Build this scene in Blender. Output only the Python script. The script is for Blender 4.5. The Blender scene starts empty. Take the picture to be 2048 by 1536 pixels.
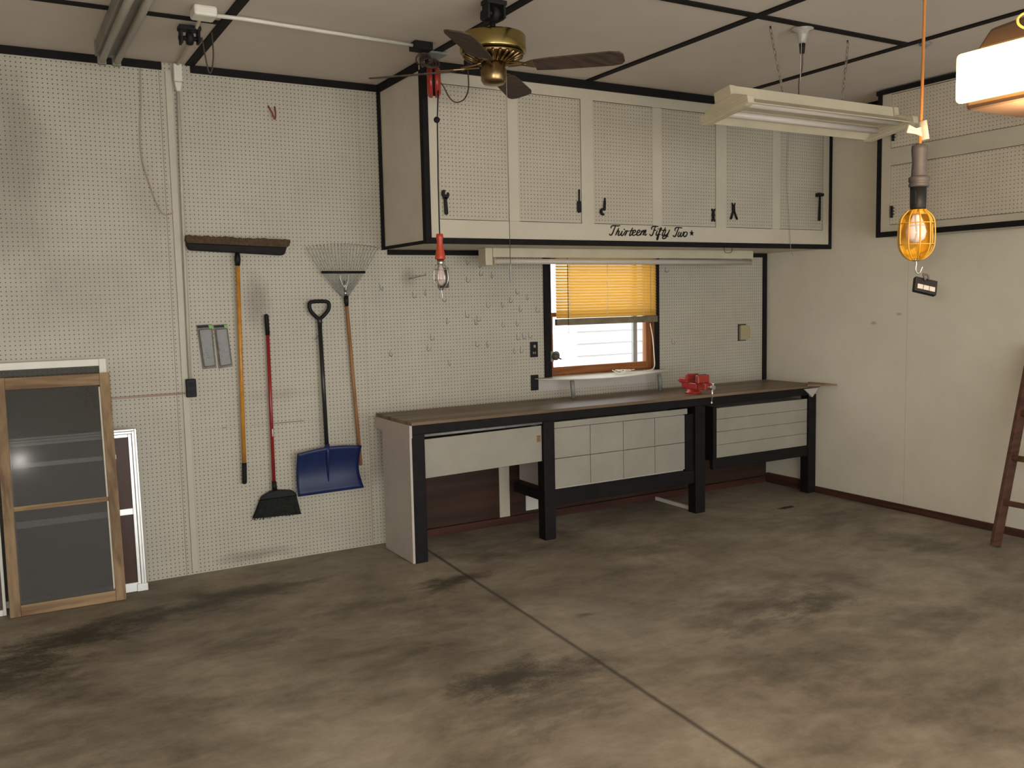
import bpy, bmesh, math, random
from mathutils import Vector, Matrix
random.seed(7)
S = bpy.context.scene
COL = S.collection
PI = math.pi

# ------------------------------------------------------------------ camera, light, exposure
CAM = Vector((-2.21343, -5.82295, 1.68767))
R_ = Vector((0.86456769, -0.50207685, -0.02101322))
U_ = Vector((0.06516497, 0.07055385, 0.99537716))
F_ = Vector((0.49827326, 0.86194025, -0.0937164))
cd = bpy.data.cameras.new('camera')
cam = bpy.data.objects.new('camera', cd)
COL.objects.link(cam)
m = Matrix((R_, U_, -F_)).transposed().to_4x4()
m.translation = CAM
cam.matrix_world = m
cd.sensor_width = 36.0
cd.lens = 1797.14 / 2048 * 36.0
cd.clip_start = 0.05
S.camera = cam

S.view_settings.view_transform = 'Standard'
S.view_settings.look = 'None'
S.view_settings.gamma = 1
S.view_settings.use_curve_mapping = False
S.view_settings.exposure = 0.0

w = bpy.data.worlds.new('world')
S.world = w
w.use_nodes = True
bg = w.node_tree.nodes['Background']
bg.inputs[0].default_value = (0.93, 0.97, 1.0, 1)
bg.inputs[1].default_value = 5.0

# the camera's own flash, left of and above the lens
fl = bpy.data.lights.new('camera_flash', 'AREA')
fl.shape = 'RECTANGLE'; fl.size = 0.05; fl.size_y = 0.03
fl.energy = 40
fl.color = (1.0, 0.95, 0.86)
flo = bpy.data.objects.new('camera_flash', fl)
COL.objects.link(flo)
flm = m.copy(); flm.translation = CAM - R_ * 0.07 + U_ * 0.04
flo.matrix_world = flm

# ------------------------------------------------------------------ dimensions (metres)
H = 3.1438      # ceiling
XR = 3.7854     # right wall
XL = -3.70      # left wall (out of view)
YF = -8.6       # front of garage (behind camera)
D = -0.713      # face of the overhead cabinet
ZC = 2.0465     # underside of the overhead cabinet
XC = 0.1532     # left side of the overhead cabinet

# ------------------------------------------------------------------ materials
MATS = {}
def mat(name, col, rough=0.6, metal=0.0, noise=0.0, nscale=8.0, bump=0.0, dark=None, spec=0.5, coat=0.0):
    if name in MATS: return MATS[name]
    M = bpy.data.materials.new(name); M.use_nodes = True
    nt = M.node_tree; b = nt.nodes['Principled BSDF']
    b.inputs['Roughness'].default_value = rough
    b.inputs['Metallic'].default_value = metal
    b.inputs['Specular IOR Level'].default_value = spec
    b.inputs['Coat Weight'].default_value = coat
    b.inputs['Base Color'].default_value = (*col, 1)
    if noise > 0:
        tc = nt.nodes.new('ShaderNodeTexCoord')
        n = nt.nodes.new('ShaderNodeTexNoise'); n.inputs['Scale'].default_value = nscale
        n.inputs['Detail'].default_value = 6; n.inputs['Roughness'].default_value = 0.62
        r = nt.nodes.new('ShaderNodeValToRGB')
        d = dark if dark else tuple(c * (1 - noise) for c in col)
        r.color_ramp.elements[0].position = 0.32; r.color_ramp.elements[0].color = (*d, 1)
        r.color_ramp.elements[1].position = 0.62; r.color_ramp.elements[1].color = (*col, 1)
        nt.links.new(tc.outputs['Object'], n.inputs['Vector'])
        nt.links.new(n.outputs['Fac'], r.inputs['Fac'])
        nt.links.new(r.outputs['Color'], b.inputs['Base Color'])
        if bump > 0:
            bp = nt.nodes.new('ShaderNodeBump'); bp.inputs['Strength'].default_value = bump
            bp.inputs['Distance'].default_value = 0.004
            nt.links.new(n.outputs['Fac'], bp.inputs['Height'])
            nt.links.new(bp.outputs['Normal'], b.inputs['Normal'])
    MATS[name] = M
    return M

def wood(name, c1, c2, axis='Z', scale=9.0, rough=0.6):
    M = bpy.data.materials.new(name); M.use_nodes = True
    nt = M.node_tree; b = nt.nodes['Principled BSDF']; b.inputs['Roughness'].default_value = rough
    b.inputs['Specular IOR Level'].default_value = .22
    tc = nt.nodes.new('ShaderNodeTexCoord'); mp = nt.nodes.new('ShaderNodeMapping')
    sc = [scale * 3.2] * 3; sc['XYZ'.index(axis)] = scale * 0.22
    mp.inputs['Scale'].default_value = sc
    n = nt.nodes.new('ShaderNodeTexNoise'); n.inputs['Scale'].default_value = 1.4; n.inputs['Detail'].default_value = 7
    n.inputs['Distortion'].default_value = 0.6
    r = nt.nodes.new('ShaderNodeValToRGB')
    r.color_ramp.elements[0].position = 0.33; r.color_ramp.elements[0].color = (*c2, 1)
    r.color_ramp.elements[1].position = 0.66; r.color_ramp.elements[1].color = (*c1, 1)
    L = nt.links
    L.new(tc.outputs['Object'], mp.inputs['Vector']); L.new(mp.outputs['Vector'], n.inputs['Vector'])
    L.new(n.outputs['Fac'], r.inputs['Fac']); L.new(r.outputs['Color'], b.inputs['Base Color'])
    MATS[name] = M
    return M

def math_node(nt, op, a, b=None, c=None):
    n = nt.nodes.new('ShaderNodeMath'); n.operation = op
    for i, v in enumerate((a, b, c)):
        if v is None: continue
        if isinstance(v, (int, float)): n.inputs[i].default_value = v
        else: nt.links.new(v, n.inputs[i])
    return n.outputs[0]

def mixcol(nt, fac, a, b, mode='MIX'):
    n = nt.nodes.new('ShaderNodeMix'); n.data_type = 'RGBA'; n.blend_type = mode
    if isinstance(fac, (int, float)): n.inputs[0].default_value = fac
    else: nt.links.new(fac, n.inputs[0])
    for i, v in ((6, a), (7, b)):
        if isinstance(v, tuple): n.inputs[i].default_value = (*v, 1)
        else: nt.links.new(v, n.inputs[i])
    return n.outputs[2]

def pegboard(name, col, u='X', scuffs=(), seams=(), hseams=(), r=0.0034, dirt=0.14):
    """painted hardboard with a 1 inch grid of holes; u is the horizontal axis"""
    M = bpy.data.materials.new(name); M.use_nodes = True
    nt = M.node_tree; L = nt.links; b = nt.nodes['Principled BSDF']
    b.inputs['Roughness'].default_value = 0.5
    tc = nt.nodes.new('ShaderNodeTexCoord'); sp = nt.nodes.new('ShaderNodeSeparateXYZ')
    L.new(tc.outputs['Object'], sp.inputs[0])
    uo = sp.outputs[u]; zo = sp.outputs['Z']
    P = 0.0254
    def cell(o):
        return math_node(nt, 'MULTIPLY', math_node(nt, 'SUBTRACT', math_node(nt, 'FRACT', math_node(nt, 'MULTIPLY', o, 1 / P)), 0.5), P)
    cu, cz = cell(uo), cell(zo)
    d = math_node(nt, 'SQRT', math_node(nt, 'ADD', math_node(nt, 'MULTIPLY', cu, cu), math_node(nt, 'MULTIPLY', cz, cz)))
    hole = math_node(nt, 'LESS_THAN', d, r)
    n = nt.nodes.new('ShaderNodeTexNoise'); n.inputs['Scale'].default_value = 1.7; n.inputs['Detail'].default_value = 8
    n.inputs['Roughness'].default_value = 0.65
    L.new(tc.outputs['Object'], n.inputs['Vector'])
    rp = nt.nodes.new('ShaderNodeValToRGB')
    rp.color_ramp.elements[0].position = 0.3; rp.color_ramp.elements[0].color = (*[c * (1 - dirt) for c in col], 1)
    rp.color_ramp.elements[1].position = 0.62; rp.color_ramp.elements[1].color = (*col, 1)
    L.new(n.outputs['Fac'], rp.inputs['Fac'])
    c = rp.outputs['Color']
    # rubbed dirty patches with a shape of their own
    for (x, z, rx, rz, k) in scuffs:
        a = math_node(nt, 'DIVIDE', math_node(nt, 'SUBTRACT', uo, x), rx)
        e = math_node(nt, 'DIVIDE', math_node(nt, 'SUBTRACT', zo, z), rz)
        q = math_node(nt, 'SQRT', math_node(nt, 'ADD', math_node(nt, 'MULTIPLY', a, a), math_node(nt, 'MULTIPLY', e, e)))
        q = math_node(nt, 'ADD', q, math_node(nt, 'MULTIPLY', math_node(nt, 'SUBTRACT', n.outputs['Fac'], 0.5), 1.6))
        f = nt.nodes.new('ShaderNodeMapRange'); f.inputs[1].default_value = 1.0; f.inputs[2].default_value = 0.2
        f.inputs[3].default_value = 0.0; f.inputs[4].default_value = k
        L.new(q, f.inputs[0])
        c = mixcol(nt, f.outputs[0], c, (0.16, 0.13, 0.10))
    c = mixcol(nt, hole, c, (0.05, 0.035, 0.03))
    for (s, w2, k) in seams:
        q = math_node(nt, 'LESS_THAN', math_node(nt, 'ABSOLUTE', math_node(nt, 'SUBTRACT', uo, s)), w2)
        c = mixcol(nt, math_node(nt, 'MULTIPLY', q, k), c, (0.18, 0.15, 0.12))
    for (s, w2, k, x0, x1) in hseams:
        q = math_node(nt, 'LESS_THAN', math_node(nt, 'ABSOLUTE', math_node(nt, 'SUBTRACT', zo, s)), w2)
        g = math_node(nt, 'MULTIPLY', math_node(nt, 'GREATER_THAN', uo, x0), math_node(nt, 'LESS_THAN', uo, x1))
        g = math_node(nt, 'MULTIPLY', g, math_node(nt, 'GREATER_THAN', n.outputs['Fac'], 0.5 if k > 0.5 else 0.1))
        c = mixcol(nt, math_node(nt, 'MULTIPLY', math_node(nt, 'MULTIPLY', q, g), k), c, (0.12, 0.10, 0.08))
    L.new(c, b.inputs['Base Color'])
    bp = nt.nodes.new('ShaderNodeBump'); bp.inputs['Strength'].default_value = 0.6; bp.inputs['Distance'].default_value = 0.002
    L.new(math_node(nt, 'SUBTRACT', 1.0, hole), bp.inputs['Height']); L.new(bp.outputs['Normal'], b.inputs['Normal'])
    MATS[name] = M
    return M

PAINT = (0.455, 0.420, 0.335)
m_peg = pegboard('pegboard painted cream', PAINT,
                 scuffs=[(-2.05, 2.35, .30, .75, .35), (-1.35, 2.25, .18, .3, .22), (-.72, 1.72, .10, .22, .55), (-1.85, 1.75, .5, .3, .2),
                         (.33, 1.86, .07, .08, .5), (-2.0, 2.75, .16, .5, .35), (-.62, 1.1, .3, .06, .25), (-.05, .5, .08, .12, .3), (-.8, .06, .3, .05, .55)],
                 seams=[(-1.2413, .0022, .8), (.0035, .0016, .5), (1.24, .0012, .25)],
                 hseams=[(.914, .0035, .75, -.98, -.45), (.914, .0016, .35, -1.24, .0), (1.72, .0016, .2, -1.24, 1.5)])
m_pegR = pegboard('pegboard cabinet right', (0.58, 0.52, 0.41), u='Y', r=.0030)
m_pegC = pegboard('pegboard cabinet door', (0.465, 0.425, 0.335), r=.0033)
m_cream = mat('cream paint', (0.52, 0.475, 0.37), .5, noise=.10, nscale=2.5)
m_cream2 = mat('cream wall paint', (0.70, 0.645, 0.52), .6, noise=.14, nscale=2.0)
m_wallR = pegboard('lightened right wall paint', (0.70, 0.645, 0.525), u='Y', r=0.0, dirt=.10, scuffs=[(-1.1345, 1.4436, .030, .014, .5), (-1.362, 1.515, .028, .012, .5)], seams=[(-1.433, .003, .22)])  # same cream as the back wall, colour raised to offset weaker light here
m_strip = mat('painted strip', (0.49, 0.45, 0.36), .5, noise=.1, nscale=3)
m_side = mat('cabinet side paint', (0.62, 0.555, 0.47), .6, noise=.12, nscale=3)
m_black = mat('black trim paint', (0.010, 0.009, 0.009), .75, noise=.3, nscale=20, spec=.18)
m_blackwood = mat('black painted timber', (0.011, 0.0095, 0.009), .6, noise=.4, nscale=12, bump=.3, spec=.16)
m_ceil = mat('ceiling board', (0.60, 0.53, 0.455), .85, noise=.05, nscale=3.0, bump=.15)
m_hard = wood('brown hardboard', (0.055, 0.026, 0.015), (0.026, 0.013, 0.009), 'X', 2.5, .6)
m_redwood = wood('red brown sill plate', (0.075, 0.024, 0.015), (0.035, 0.014, 0.010), 'X', 5, .6)
m_plastic_blk = mat('black plastic', (0.009, 0.010, 0.011), .5, spec=.2)
m_iron = mat('black iron', (0.012, 0.012, 0.013), .6, spec=.2)
m_steel = mat('bright steel', (0.55, 0.55, 0.53), .3, metal=1)
m_galv = mat('galvanised steel', (0.27, 0.28, 0.26), .5, metal=.25, noise=.25, nscale=25)
m_alum = mat('aluminium frame', (0.72, 0.71, 0.66), .32, metal=.6, noise=.12, nscale=10)
m_chrome = mat('chrome', (0.8, 0.8, 0.8), .12, metal=1)
m_brass = mat('polished brass', (0.38, 0.30, 0.11), .24, metal=1)
m_brass2 = mat('antique brass', (0.26, 0.18, 0.09), .3, metal=1)
m_white = mat('white enamel', (0.72, 0.69, 0.60), .4, noise=.1, nscale=6)
m_enam = mat('aged enamel', (0.52, 0.465, 0.335), .4, noise=.14, nscale=5)
m_tube = mat('fluorescent tube glass', (0.52, 0.47, 0.41), .35)
m_tubeg = mat('dusty tube', (0.42, 0.39, 0.34), .3)
m_dustmetal = mat('dusty fixture metal', (0.26, 0.24, 0.20), .5, noise=.25, nscale=8)
m_red = mat('red enamel', (0.42, 0.028, 0.018), .36, noise=.3, nscale=30)
m_redplas = mat('red plastic', (0.34, 0.032, 0.018), .3)
m_redpole = mat('red pole', (0.27, 0.018, 0.018), .3)
m_yelpole = mat('yellow pole', (0.62, 0.29, 0.03), .35, noise=.35, nscale=9, dark=(0.40, 0.15, 0.03))
m_orange = mat('orange cord rubber', (0.52, 0.19, 0.035), .5)
m_yellow = mat('yellow plastic', (0.44, 0.235, 0.014), .4)
m_blue = mat('blue plastic', (0.010, 0.021, 0.085), .36, noise=.3, nscale=7, spec=.3)
m_rubber = mat('black rubber', (0.012, 0.012, 0.013), .7, spec=.2)
m_greyrub = mat('worn grey rubber', (0.062, 0.056, 0.056), .6, noise=.3, nscale=20)
m_bristle = mat('brown bristle', (0.085, 0.052, 0.024), .9, noise=.5, nscale=60, bump=.8)
m_bristle2 = mat('dark dusty bristle', (0.022, 0.024, 0.020), .95, spec=.1, noise=.5, nscale=40, bump=.8)
m_wirepeg = mat('grey wire', (0.20, 0.19, 0.17), .4, metal=.7)
m_oldcord = mat('pinkish old wire', (0.42, 0.30, 0.25), .6)
m_browncord = mat('brown flex', (0.06, 0.035, 0.025), .5)
m_string = mat('white cord', (0.75, 0.71, 0.60), .8)
m_card = mat('card tag', (0.70, 0.62, 0.48), .7, noise=.2, nscale=40)
m_screen_blk = mat('screen frame black', (0.03, 0.028, 0.025), .5)
m_wframe = wood('weathered pine frame', (0.34, 0.235, 0.125), (0.15, 0.092, 0.05), 'Z', 5, .6)
m_wframeH = wood('weathered pine rail', (0.36, 0.245, 0.13), (0.16, 0.095, 0.05), 'X', 5, .6)
m_sash = wood('varnished sash', (0.30, 0.115, 0.035), (0.18, 0.06, 0.018), 'X', 6, .4)
m_sashV = wood('varnished sash stile', (0.28, 0.105, 0.032), (0.17, 0.055, 0.017), 'Z', 6, .4)
m_ladder = wood('stained ladder wood', (0.115, 0.050, 0.030), (0.060, 0.027, 0.018), 'X', 6, .65)
m_rakewood = wood('worn ash handle', (0.37, 0.19, 0.085), (0.24, 0.105, 0.045), 'Z', 10, .5)
m_blade = wood('dusty dark fan blade', (0.085, 0.060, 0.045), (0.045, 0.030, 0.022), 'X', 8, .7)
m_bench = wood('stained bench top', (0.25, 0.175, 0.105), (0.085, 0.058, 0.036), 'X', 2.2, .42)
m_benchedge = wood('bare bench edge', (0.30, 0.19, 0.10), (0.12, 0.07, 0.035), 'X', 4, .6)
m_panelW = mat('white drawer board', (0.315, 0.292, 0.235), .55, noise=.16, nscale=3)
m_panelG = mat('pale grey gable board', (0.50, 0.45, 0.40), .6, noise=.14, nscale=3)
m_baseb = wood('dark red baseboard', (0.085, 0.034, 0.022), (0.035, 0.018, 0.013), 'Y', 6, .6)
m_purple = mat('mauve strap', (0.22, 0.06, 0.09), .5)
m_green = mat('green print', (0.16, 0.42, 0.06), .5)
m_siding = mat('neighbour siding', (0.40, 0.40, 0.385), .7)
m_grass = mat('outdoor ground', (0.5, 0.5, 0.45), .9)
m_beige = mat('beige plate', (0.36, 0.30, 0.17), .5)
m_rust = mat('rusty metal flake', (0.045, 0.022, 0.012), .8)

def emis(name, col, s):
    M = bpy.data.materials.new(name); M.use_nodes = True
    nt = M.node_tree; b = nt.nodes['Principled BSDF']
    b.inputs['Base Color'].default_value = (*col, 1)
    b.inputs['Emission Color'].default_value = (*col, 1); b.inputs['Emission Strength'].default_value = s
    MATS[name] = M
    return M
m_lens = emis('lit opener lens', (1.0, 0.60, 0.20), 9)
m_wireglow = mat('yellow wire', (0.85, 0.65, 0.15), .5)

def sheer(name, col, alpha, rough=.12, gl=.08):
    """see-through sheet: thin glass or insect mesh"""
    M = bpy.data.materials.new(name); M.use_nodes = True
    nt = M.node_tree; L = nt.links
    for n in list(nt.nodes): nt.nodes.remove(n)
    o = nt.nodes.new('ShaderNodeOutputMaterial')
    t = nt.nodes.new('ShaderNodeBsdfTransparent')
    d = nt.nodes.new('ShaderNodeBsdfDiffuse'); d.inputs[0].default_value = (*col, 1)
    g = nt.nodes.new('ShaderNodeBsdfGlossy'); g.inputs['Roughness'].default_value = rough
    m1 = nt.nodes.new('ShaderNodeMixShader'); m1.inputs[0].default_value = alpha
    m2 = nt.nodes.new('ShaderNodeMixShader'); m2.inputs[0].default_value = gl
    L.new(t.outputs[0], m1.inputs[1]); L.new(d.outputs[0], m1.inputs[2])
    L.new(m1.outputs[0], m2.inputs[1]); L.new(g.outputs[0], m2.inputs[2]); L.new(m2.outputs[0], o.inputs[0])
    MATS[name] = M
    return M
m_glass = sheer('window glass', (.9, .9, .9), .02, .02, .05)
m_stormglass = sheer('dusty storm glass', (0.16, 0.155, 0.145), .16, .10, .02)
m_mesh = sheer('insect mesh', (0.085, 0.080, 0.070), .50, .4, .004)
m_meshbr = sheer('brown insect mesh', (0.10, 0.062, 0.05), .80, .22, .008)
m_clam = sheer('clear clamshell', (0.22, 0.20, 0.17), .5, .15, .025)
m_frost = sheer('frosted bulb glass', (0.72, 0.58, 0.54), .85, .1, .03)

M = bpy.data.materials.new('amber blind slat'); M.use_nodes = True
nt = M.node_tree
for n in list(nt.nodes): nt.nodes.remove(n)
o_ = nt.nodes.new('ShaderNodeOutputMaterial')
d_ = nt.nodes.new('ShaderNodeBsdfDiffuse'); d_.inputs[0].default_value = (0.55, 0.33, 0.09, 1)
t_ = nt.nodes.new('ShaderNodeBsdfTranslucent'); t_.inputs[0].default_value = (0.66, 0.36, 0.06, 1)
x_ = nt.nodes.new('ShaderNodeMixShader'); x_.inputs[0].default_value = .42
nt.links.new(d_.outputs[0], x_.inputs[1]); nt.links.new(t_.outputs[0], x_.inputs[2]); nt.links.new(x_.outputs[0], o_.inputs[0])
m_slat = M

# floor: worn stained concrete with a control joint
M = bpy.data.materials.new('stained concrete'); M.use_nodes = True
nt = M.node_tree; L = nt.links; b = nt.nodes['Principled BSDF']
tc = nt.nodes.new('ShaderNodeTexCoord'); sp = nt.nodes.new('ShaderNodeSeparateXYZ'); L.new(tc.outputs['Object'], sp.inputs[0])
def noise(scale, det=8, rgh=.6, dist=0.0, sx=1, sy=1):
    n = nt.nodes.new('ShaderNodeTexNoise'); n.inputs['Scale'].default_value = scale; n.inputs['Detail'].default_value = det
    n.inputs['Roughness'].default_value = rgh; n.inputs['Distortion'].default_value = dist
    mp = nt.nodes.new('ShaderNodeMapping'); mp.inputs['Scale'].default_value = (sx, sy, 1)
    L.new(tc.outputs['Object'], mp.inputs[0]); L.new(mp.outputs[0], n.inputs['Vector'])
    return n.outputs['Fac']
n1 = noise(1.0, 10, .66, .5); n2 = noise(5.0, 10, .72, .2, .75, 1.3); n3 = noise(70, 5, .75)
rp = nt.nodes.new('ShaderNodeValToRGB')
rp.color_ramp.elements[0].position = .36; rp.color_ramp.elements[0].color = (0.085, 0.070, 0.048, 1)
rp.color_ramp.elements[1].position = .62; rp.color_ramp.elements[1].color = (0.37, 0.322, 0.250, 1)
e = rp.color_ramp.elements.new(.48); e.color = (0.215, 0.180, 0.132, 1)
mix0 = math_node(nt, 'ADD', math_node(nt, 'MULTIPLY', n1, .62), math_node(nt, 'MULTIPLY', n2, .38))
L.new(mix0, rp.inputs[0]); c = rp.outputs[0]
c = mixcol(nt, math_node(nt, 'MULTIPLY', n3, .22), c, (0.30, 0.265, 0.21))
STAINS = [(-1.95, -.78, .42, .17, 1.0, 0), (-1.55, -.66, .36, .12, .95, 0), (-1.0, -.55, .42, .13, .85, 0), (-2.3, -1.15, .35, .3, .9, 0), (-.30, -2.45, .30, .14, .85, 0), (1.55, -2.5, .30, .14, .7, 0), (1.1, -2.6, .25, .1, .5, 0), (-.55, -1.15, .25, .12, .4, 1), (.10, -1.04, .26, .08, .85, 0), (.0, -1.1, .12, .14, .6, 0),
          (.55, -.70, .18, .16, .55, 1), (-2.25, -.98, .28, .22, .75, 0), (-.14, -2.5, .34, .18, .55, 0), (-.35, -2.8, .3, .16, .5, 1), (1.35, -2.35, .40, .26, .5, 1),
          (3.15, -2.10, .30, .26, .45, 1), (1.5, -1.15, .34, .16, .4, 1), (2.1, -2.3, .3, .16, .35, 1), (-1.9, -1.9, .4, .3, .35, 1), (-1.2, -2.1, .3, .25, .3, 1),
          (1.75, -2.95, .4, .2, .3, 1), (.44, -1.96, .05, .03, .7, 0), (-1.2, -1.35, .35, .12, .4, 0), (1.0, -.45, .7, .2, .4, 1), (3.0, -1.3, .5, .3, .3, 1), (-2.3, -2.6, .5, .3, .35, 1),
          (.9, -3.1, .35, .2, .35, 1), (-.9, -3.3, .4, .25, .3, 1)]
for (x, y, rx, ry, k, soft) in STAINS:
    a = math_node(nt, 'DIVIDE', math_node(nt, 'SUBTRACT', sp.outputs[0], x), rx)
    d = math_node(nt, 'DIVIDE', math_node(nt, 'SUBTRACT', sp.outputs[1], y), ry)
    q = math_node(nt, 'SQRT', math_node(nt, 'ADD', math_node(nt, 'MULTIPLY', a, a), math_node(nt, 'MULTIPLY', d, d)))
    q = math_node(nt, 'ADD', q, math_node(nt, 'ADD', math_node(nt, 'MULTIPLY', math_node(nt, 'SUBTRACT', n2, .5), 3.0), math_node(nt, 'MULTIPLY', math_node(nt, 'SUBTRACT', n3, .5), 1.2)))
    f = nt.nodes.new('ShaderNodeMapRange'); f.inputs[1].default_value = 1.25; f.inputs[2].default_value = -.1 if soft else .25
    f.inputs[3].default_value = 0; f.inputs[4].default_value = k * .85
    L.new(q, f.inputs[0])
    c = mixcol(nt, f.outputs[0], c, (0.030, 0.026, 0.016))
# control joint, slightly wandering
jx = math_node(nt, 'ADD', math_node(nt, 'MULTIPLY', math_node(nt, 'ADD', sp.outputs[1], .41), .060), .262)
jd = math_node(nt, 'ABSOLUTE', math_node(nt, 'SUBTRACT', math_node(nt, 'ADD', sp.outputs[0], math_node(nt, 'MULTIPLY', math_node(nt, 'SUBTRACT', n2, .5), .012)), jx))
jr = nt.nodes.new('ShaderNodeMapRange'); jr.inputs[1].default_value = .020; jr.inputs[2].default_value = .002; jr.inputs[3].default_value = 0; jr.inputs[4].default_value = .8
L.new(jd, jr.inputs[0])
c = mixcol(nt, jr.outputs[0], c, (0.035, 0.028, 0.02))
L.new(c, b.inputs['Base Color'])
rr = nt.nodes.new('ShaderNodeMapRange'); rr.inputs[3].default_value = .5; rr.inputs[4].default_value = .85
L.new(n2, rr.inputs[0]); L.new(rr.outputs[0], b.inputs['Roughness'])
bp = nt.nodes.new('ShaderNodeBump'); bp.inputs['Strength'].default_value = .3; bp.inputs['Distance'].default_value = .004
L.new(math_node(nt, 'SUBTRACT', math_node(nt, 'ADD', n3, n2), jr.outputs[0]), bp.inputs['Height']); L.new(bp.outputs[0], b.inputs['Normal'])
m_floor = M

# ------------------------------------------------------------------ mesh helpers (world coordinates in, origin chosen at build time)
def frame_from(d):
    d = Vector(d).normalized()
    a = Vector((0, 0, 1)) if abs(d.z) < .9 else Vector((1, 0, 0))
    x = a.cross(d).normalized()
    return x, d.cross(x).normalized(), d

class MB:
    def __init__(s): s.v = []; s.f = []; s.mi = []; s.sm = []
    def add(s, vs, fs, mi=0, smooth=False, T=None):
        k = len(s.v)
        for q in vs:
            q = Vector(q)
            s.v.append(T @ q if T else q)
        for f in fs: s.f.append([k + i for i in f]); s.mi.append(mi); s.sm.append(smooth)
        return s
    def box(s, a, b, mi=0, T=None):
        (x0, y0, z0), (x1, y1, z1) = a, b
        vs = [(x0, y0, z0), (x1, y0, z0), (x1, y1, z0), (x0, y1, z0), (x0, y0, z1), (x1, y0, z1), (x1, y1, z1), (x0, y1, z1)]
        return s.add(vs, [(0, 3, 2, 1), (4, 5, 6, 7), (0, 1, 5, 4), (1, 2, 6, 5), (2, 3, 7, 6), (3, 0, 4, 7)], mi, T=T)
    def tube(s, pts, r, seg=10, mi=0, T=None, caps=True, flat=1.0):
        pts = [Vector(p) for p in pts]; n = len(pts); rs = r if isinstance(r, (list, tuple)) else [r] * n
        vs = []; fs = []
        d0 = (pts[1] - pts[0]).normalized(); X, Y, _ = frame_from(d0)
        for i, p in enumerate(pts):
            d = (pts[min(i + 1, n - 1)] - pts[max(i - 1, 0)])
            if d.length < 1e-9: d = d0
            d = d.normalized()
            X = (X - d * X.dot(d)).normalized(); Y = d.cross(X)
            for k in range(seg):
                a = 2 * PI * k / seg
                vs.append(p + (X * math.cos(a) + Y * math.sin(a) * flat) * rs[i])
        for i in range(n - 1):
            for k in range(seg):
                a = i * seg + k; b2 = i * seg + (k + 1) % seg
                fs.append((a, b2, b2 + seg, a + seg))
        s.add(vs, fs, mi, True, T)
        if caps:
            k = len(s.v) - len(vs)
            s.f.append([k + i for i in range(seg)][::-1]); s.mi.append(mi); s.sm.append(False)
            s.f.append([k + (n - 1) * seg + i for i in range(seg)]); s.mi.append(mi); s.sm.append(False)
        return s
    def lathe(s, prof, o, axis=(0, 0, 1), seg=28, mi=0, T=None):
        """prof: list of (radius, distance along axis)"""
        X, Y, Z = frame_from(axis); o = Vector(o); vs = []; fs = []
        for (r, h) in prof:
            for k in range(seg):
                a = 2 * PI * k / seg
                vs.append(o + Z * h + (X * math.cos(a) + Y * math.sin(a)) * r)
        for i in range(len(prof) - 1):
            for k in range(seg):
                a = i * seg + k; b2 = i * seg + (k + 1) % seg
                fs.append((a, b2, b2 + seg, a + seg))
        s.add(vs, fs, mi, True, T)
        k = len(s.v) - len(vs)
        if prof[0][0] > 1e-5: s.f.append([k + i for i in range(seg)][::-1]); s.mi.append(mi); s.sm.append(False)
        if prof[-1][0] > 1e-5: s.f.append([k + (len(prof) - 1) * seg + i for i in range(seg)]); s.mi.append(mi); s.sm.append(False)
        return s
    def prism(s, poly, o, ax, ay, ext, mi=0, T=None):
        """2D polygon in plane (ax, ay) at o, extruded by vector ext"""
        o, ax, ay, ext = Vector(o), Vector(ax), Vector(ay), Vector(ext); n = len(poly)
        a = [o + ax * p[0] + ay * p[1] for p in poly]; vs = a + [q + ext for q in a]
        fs = [tuple(range(n))[::-1], tuple(range(n, 2 * n))] + [(i, (i + 1) % n, n + (i + 1) % n, n + i) for i in range(n)]
        return s.add(vs, fs, mi, T=T)
    def sph(s, c, r, seg=16, mi=0, sc=(1, 1, 1)):
        n = seg // 2
        prof = [(math.sin(PI * i / n), -math.cos(PI * i / n)) for i in range(n + 1)]
        vs = []; fs = []
        for (a, h) in prof:
            for k in range(seg):
                t = 2 * PI * k / seg
                vs.append((c[0] + r * a * math.cos(t) * sc[0], c[1] + r * a * math.sin(t) * sc[1], c[2] + r * h * sc[2]))
        for i in range(n):
            for k in range(seg):
                a = i * seg + k; b2 = i * seg + (k + 1) % seg
                fs.append((a, b2, b2 + seg, a + seg))
        return s.add(vs, fs, mi, True)
    def build(s, name, mats, parent=None, origin=None, bevel=0.0, segs=2):
        if not isinstance(mats, (list, tuple)): mats = [mats]
        if origin is None:
            if parent is not None: origin = Vector(ORG[parent.name])
            else:
                xs = [q.x for q in s.v]; ys = [q.y for q in s.v]; zs = [q.z for q in s.v]
                origin = Vector(((min(xs) + max(xs)) / 2, (min(ys) + max(ys)) / 2, min(zs)))
        origin = Vector(origin)
        me = bpy.data.meshes.new(name)
        me.from_pydata([q - origin for q in s.v], [], s.f)
        for mm in mats: me.materials.append(mm)
        for p, i, sm in zip(me.polygons, s.mi, s.sm): p.material_index = i; p.use_smooth = sm
        bmx = bmesh.new(); bmx.from_mesh(me); bmesh.ops.recalc_face_normals(bmx, faces=bmx.faces); bmx.to_mesh(me); bmx.free()
        o = bpy.data.objects.new(name, me); COL.objects.link(o)
        ORG[o.name] = tuple(origin)
        if parent is not None:
            o.parent = parent; o.location = origin - Vector(ORG[parent.name])
        else: o.location = origin
        if bevel > 0:
            bv = o.modifiers.new('bevel', 'BEVEL'); bv.width = bevel; bv.segments = segs; bv.limit_method = 'ANGLE'; bv.angle_limit = .6
        return o
ORG = {}

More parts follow.
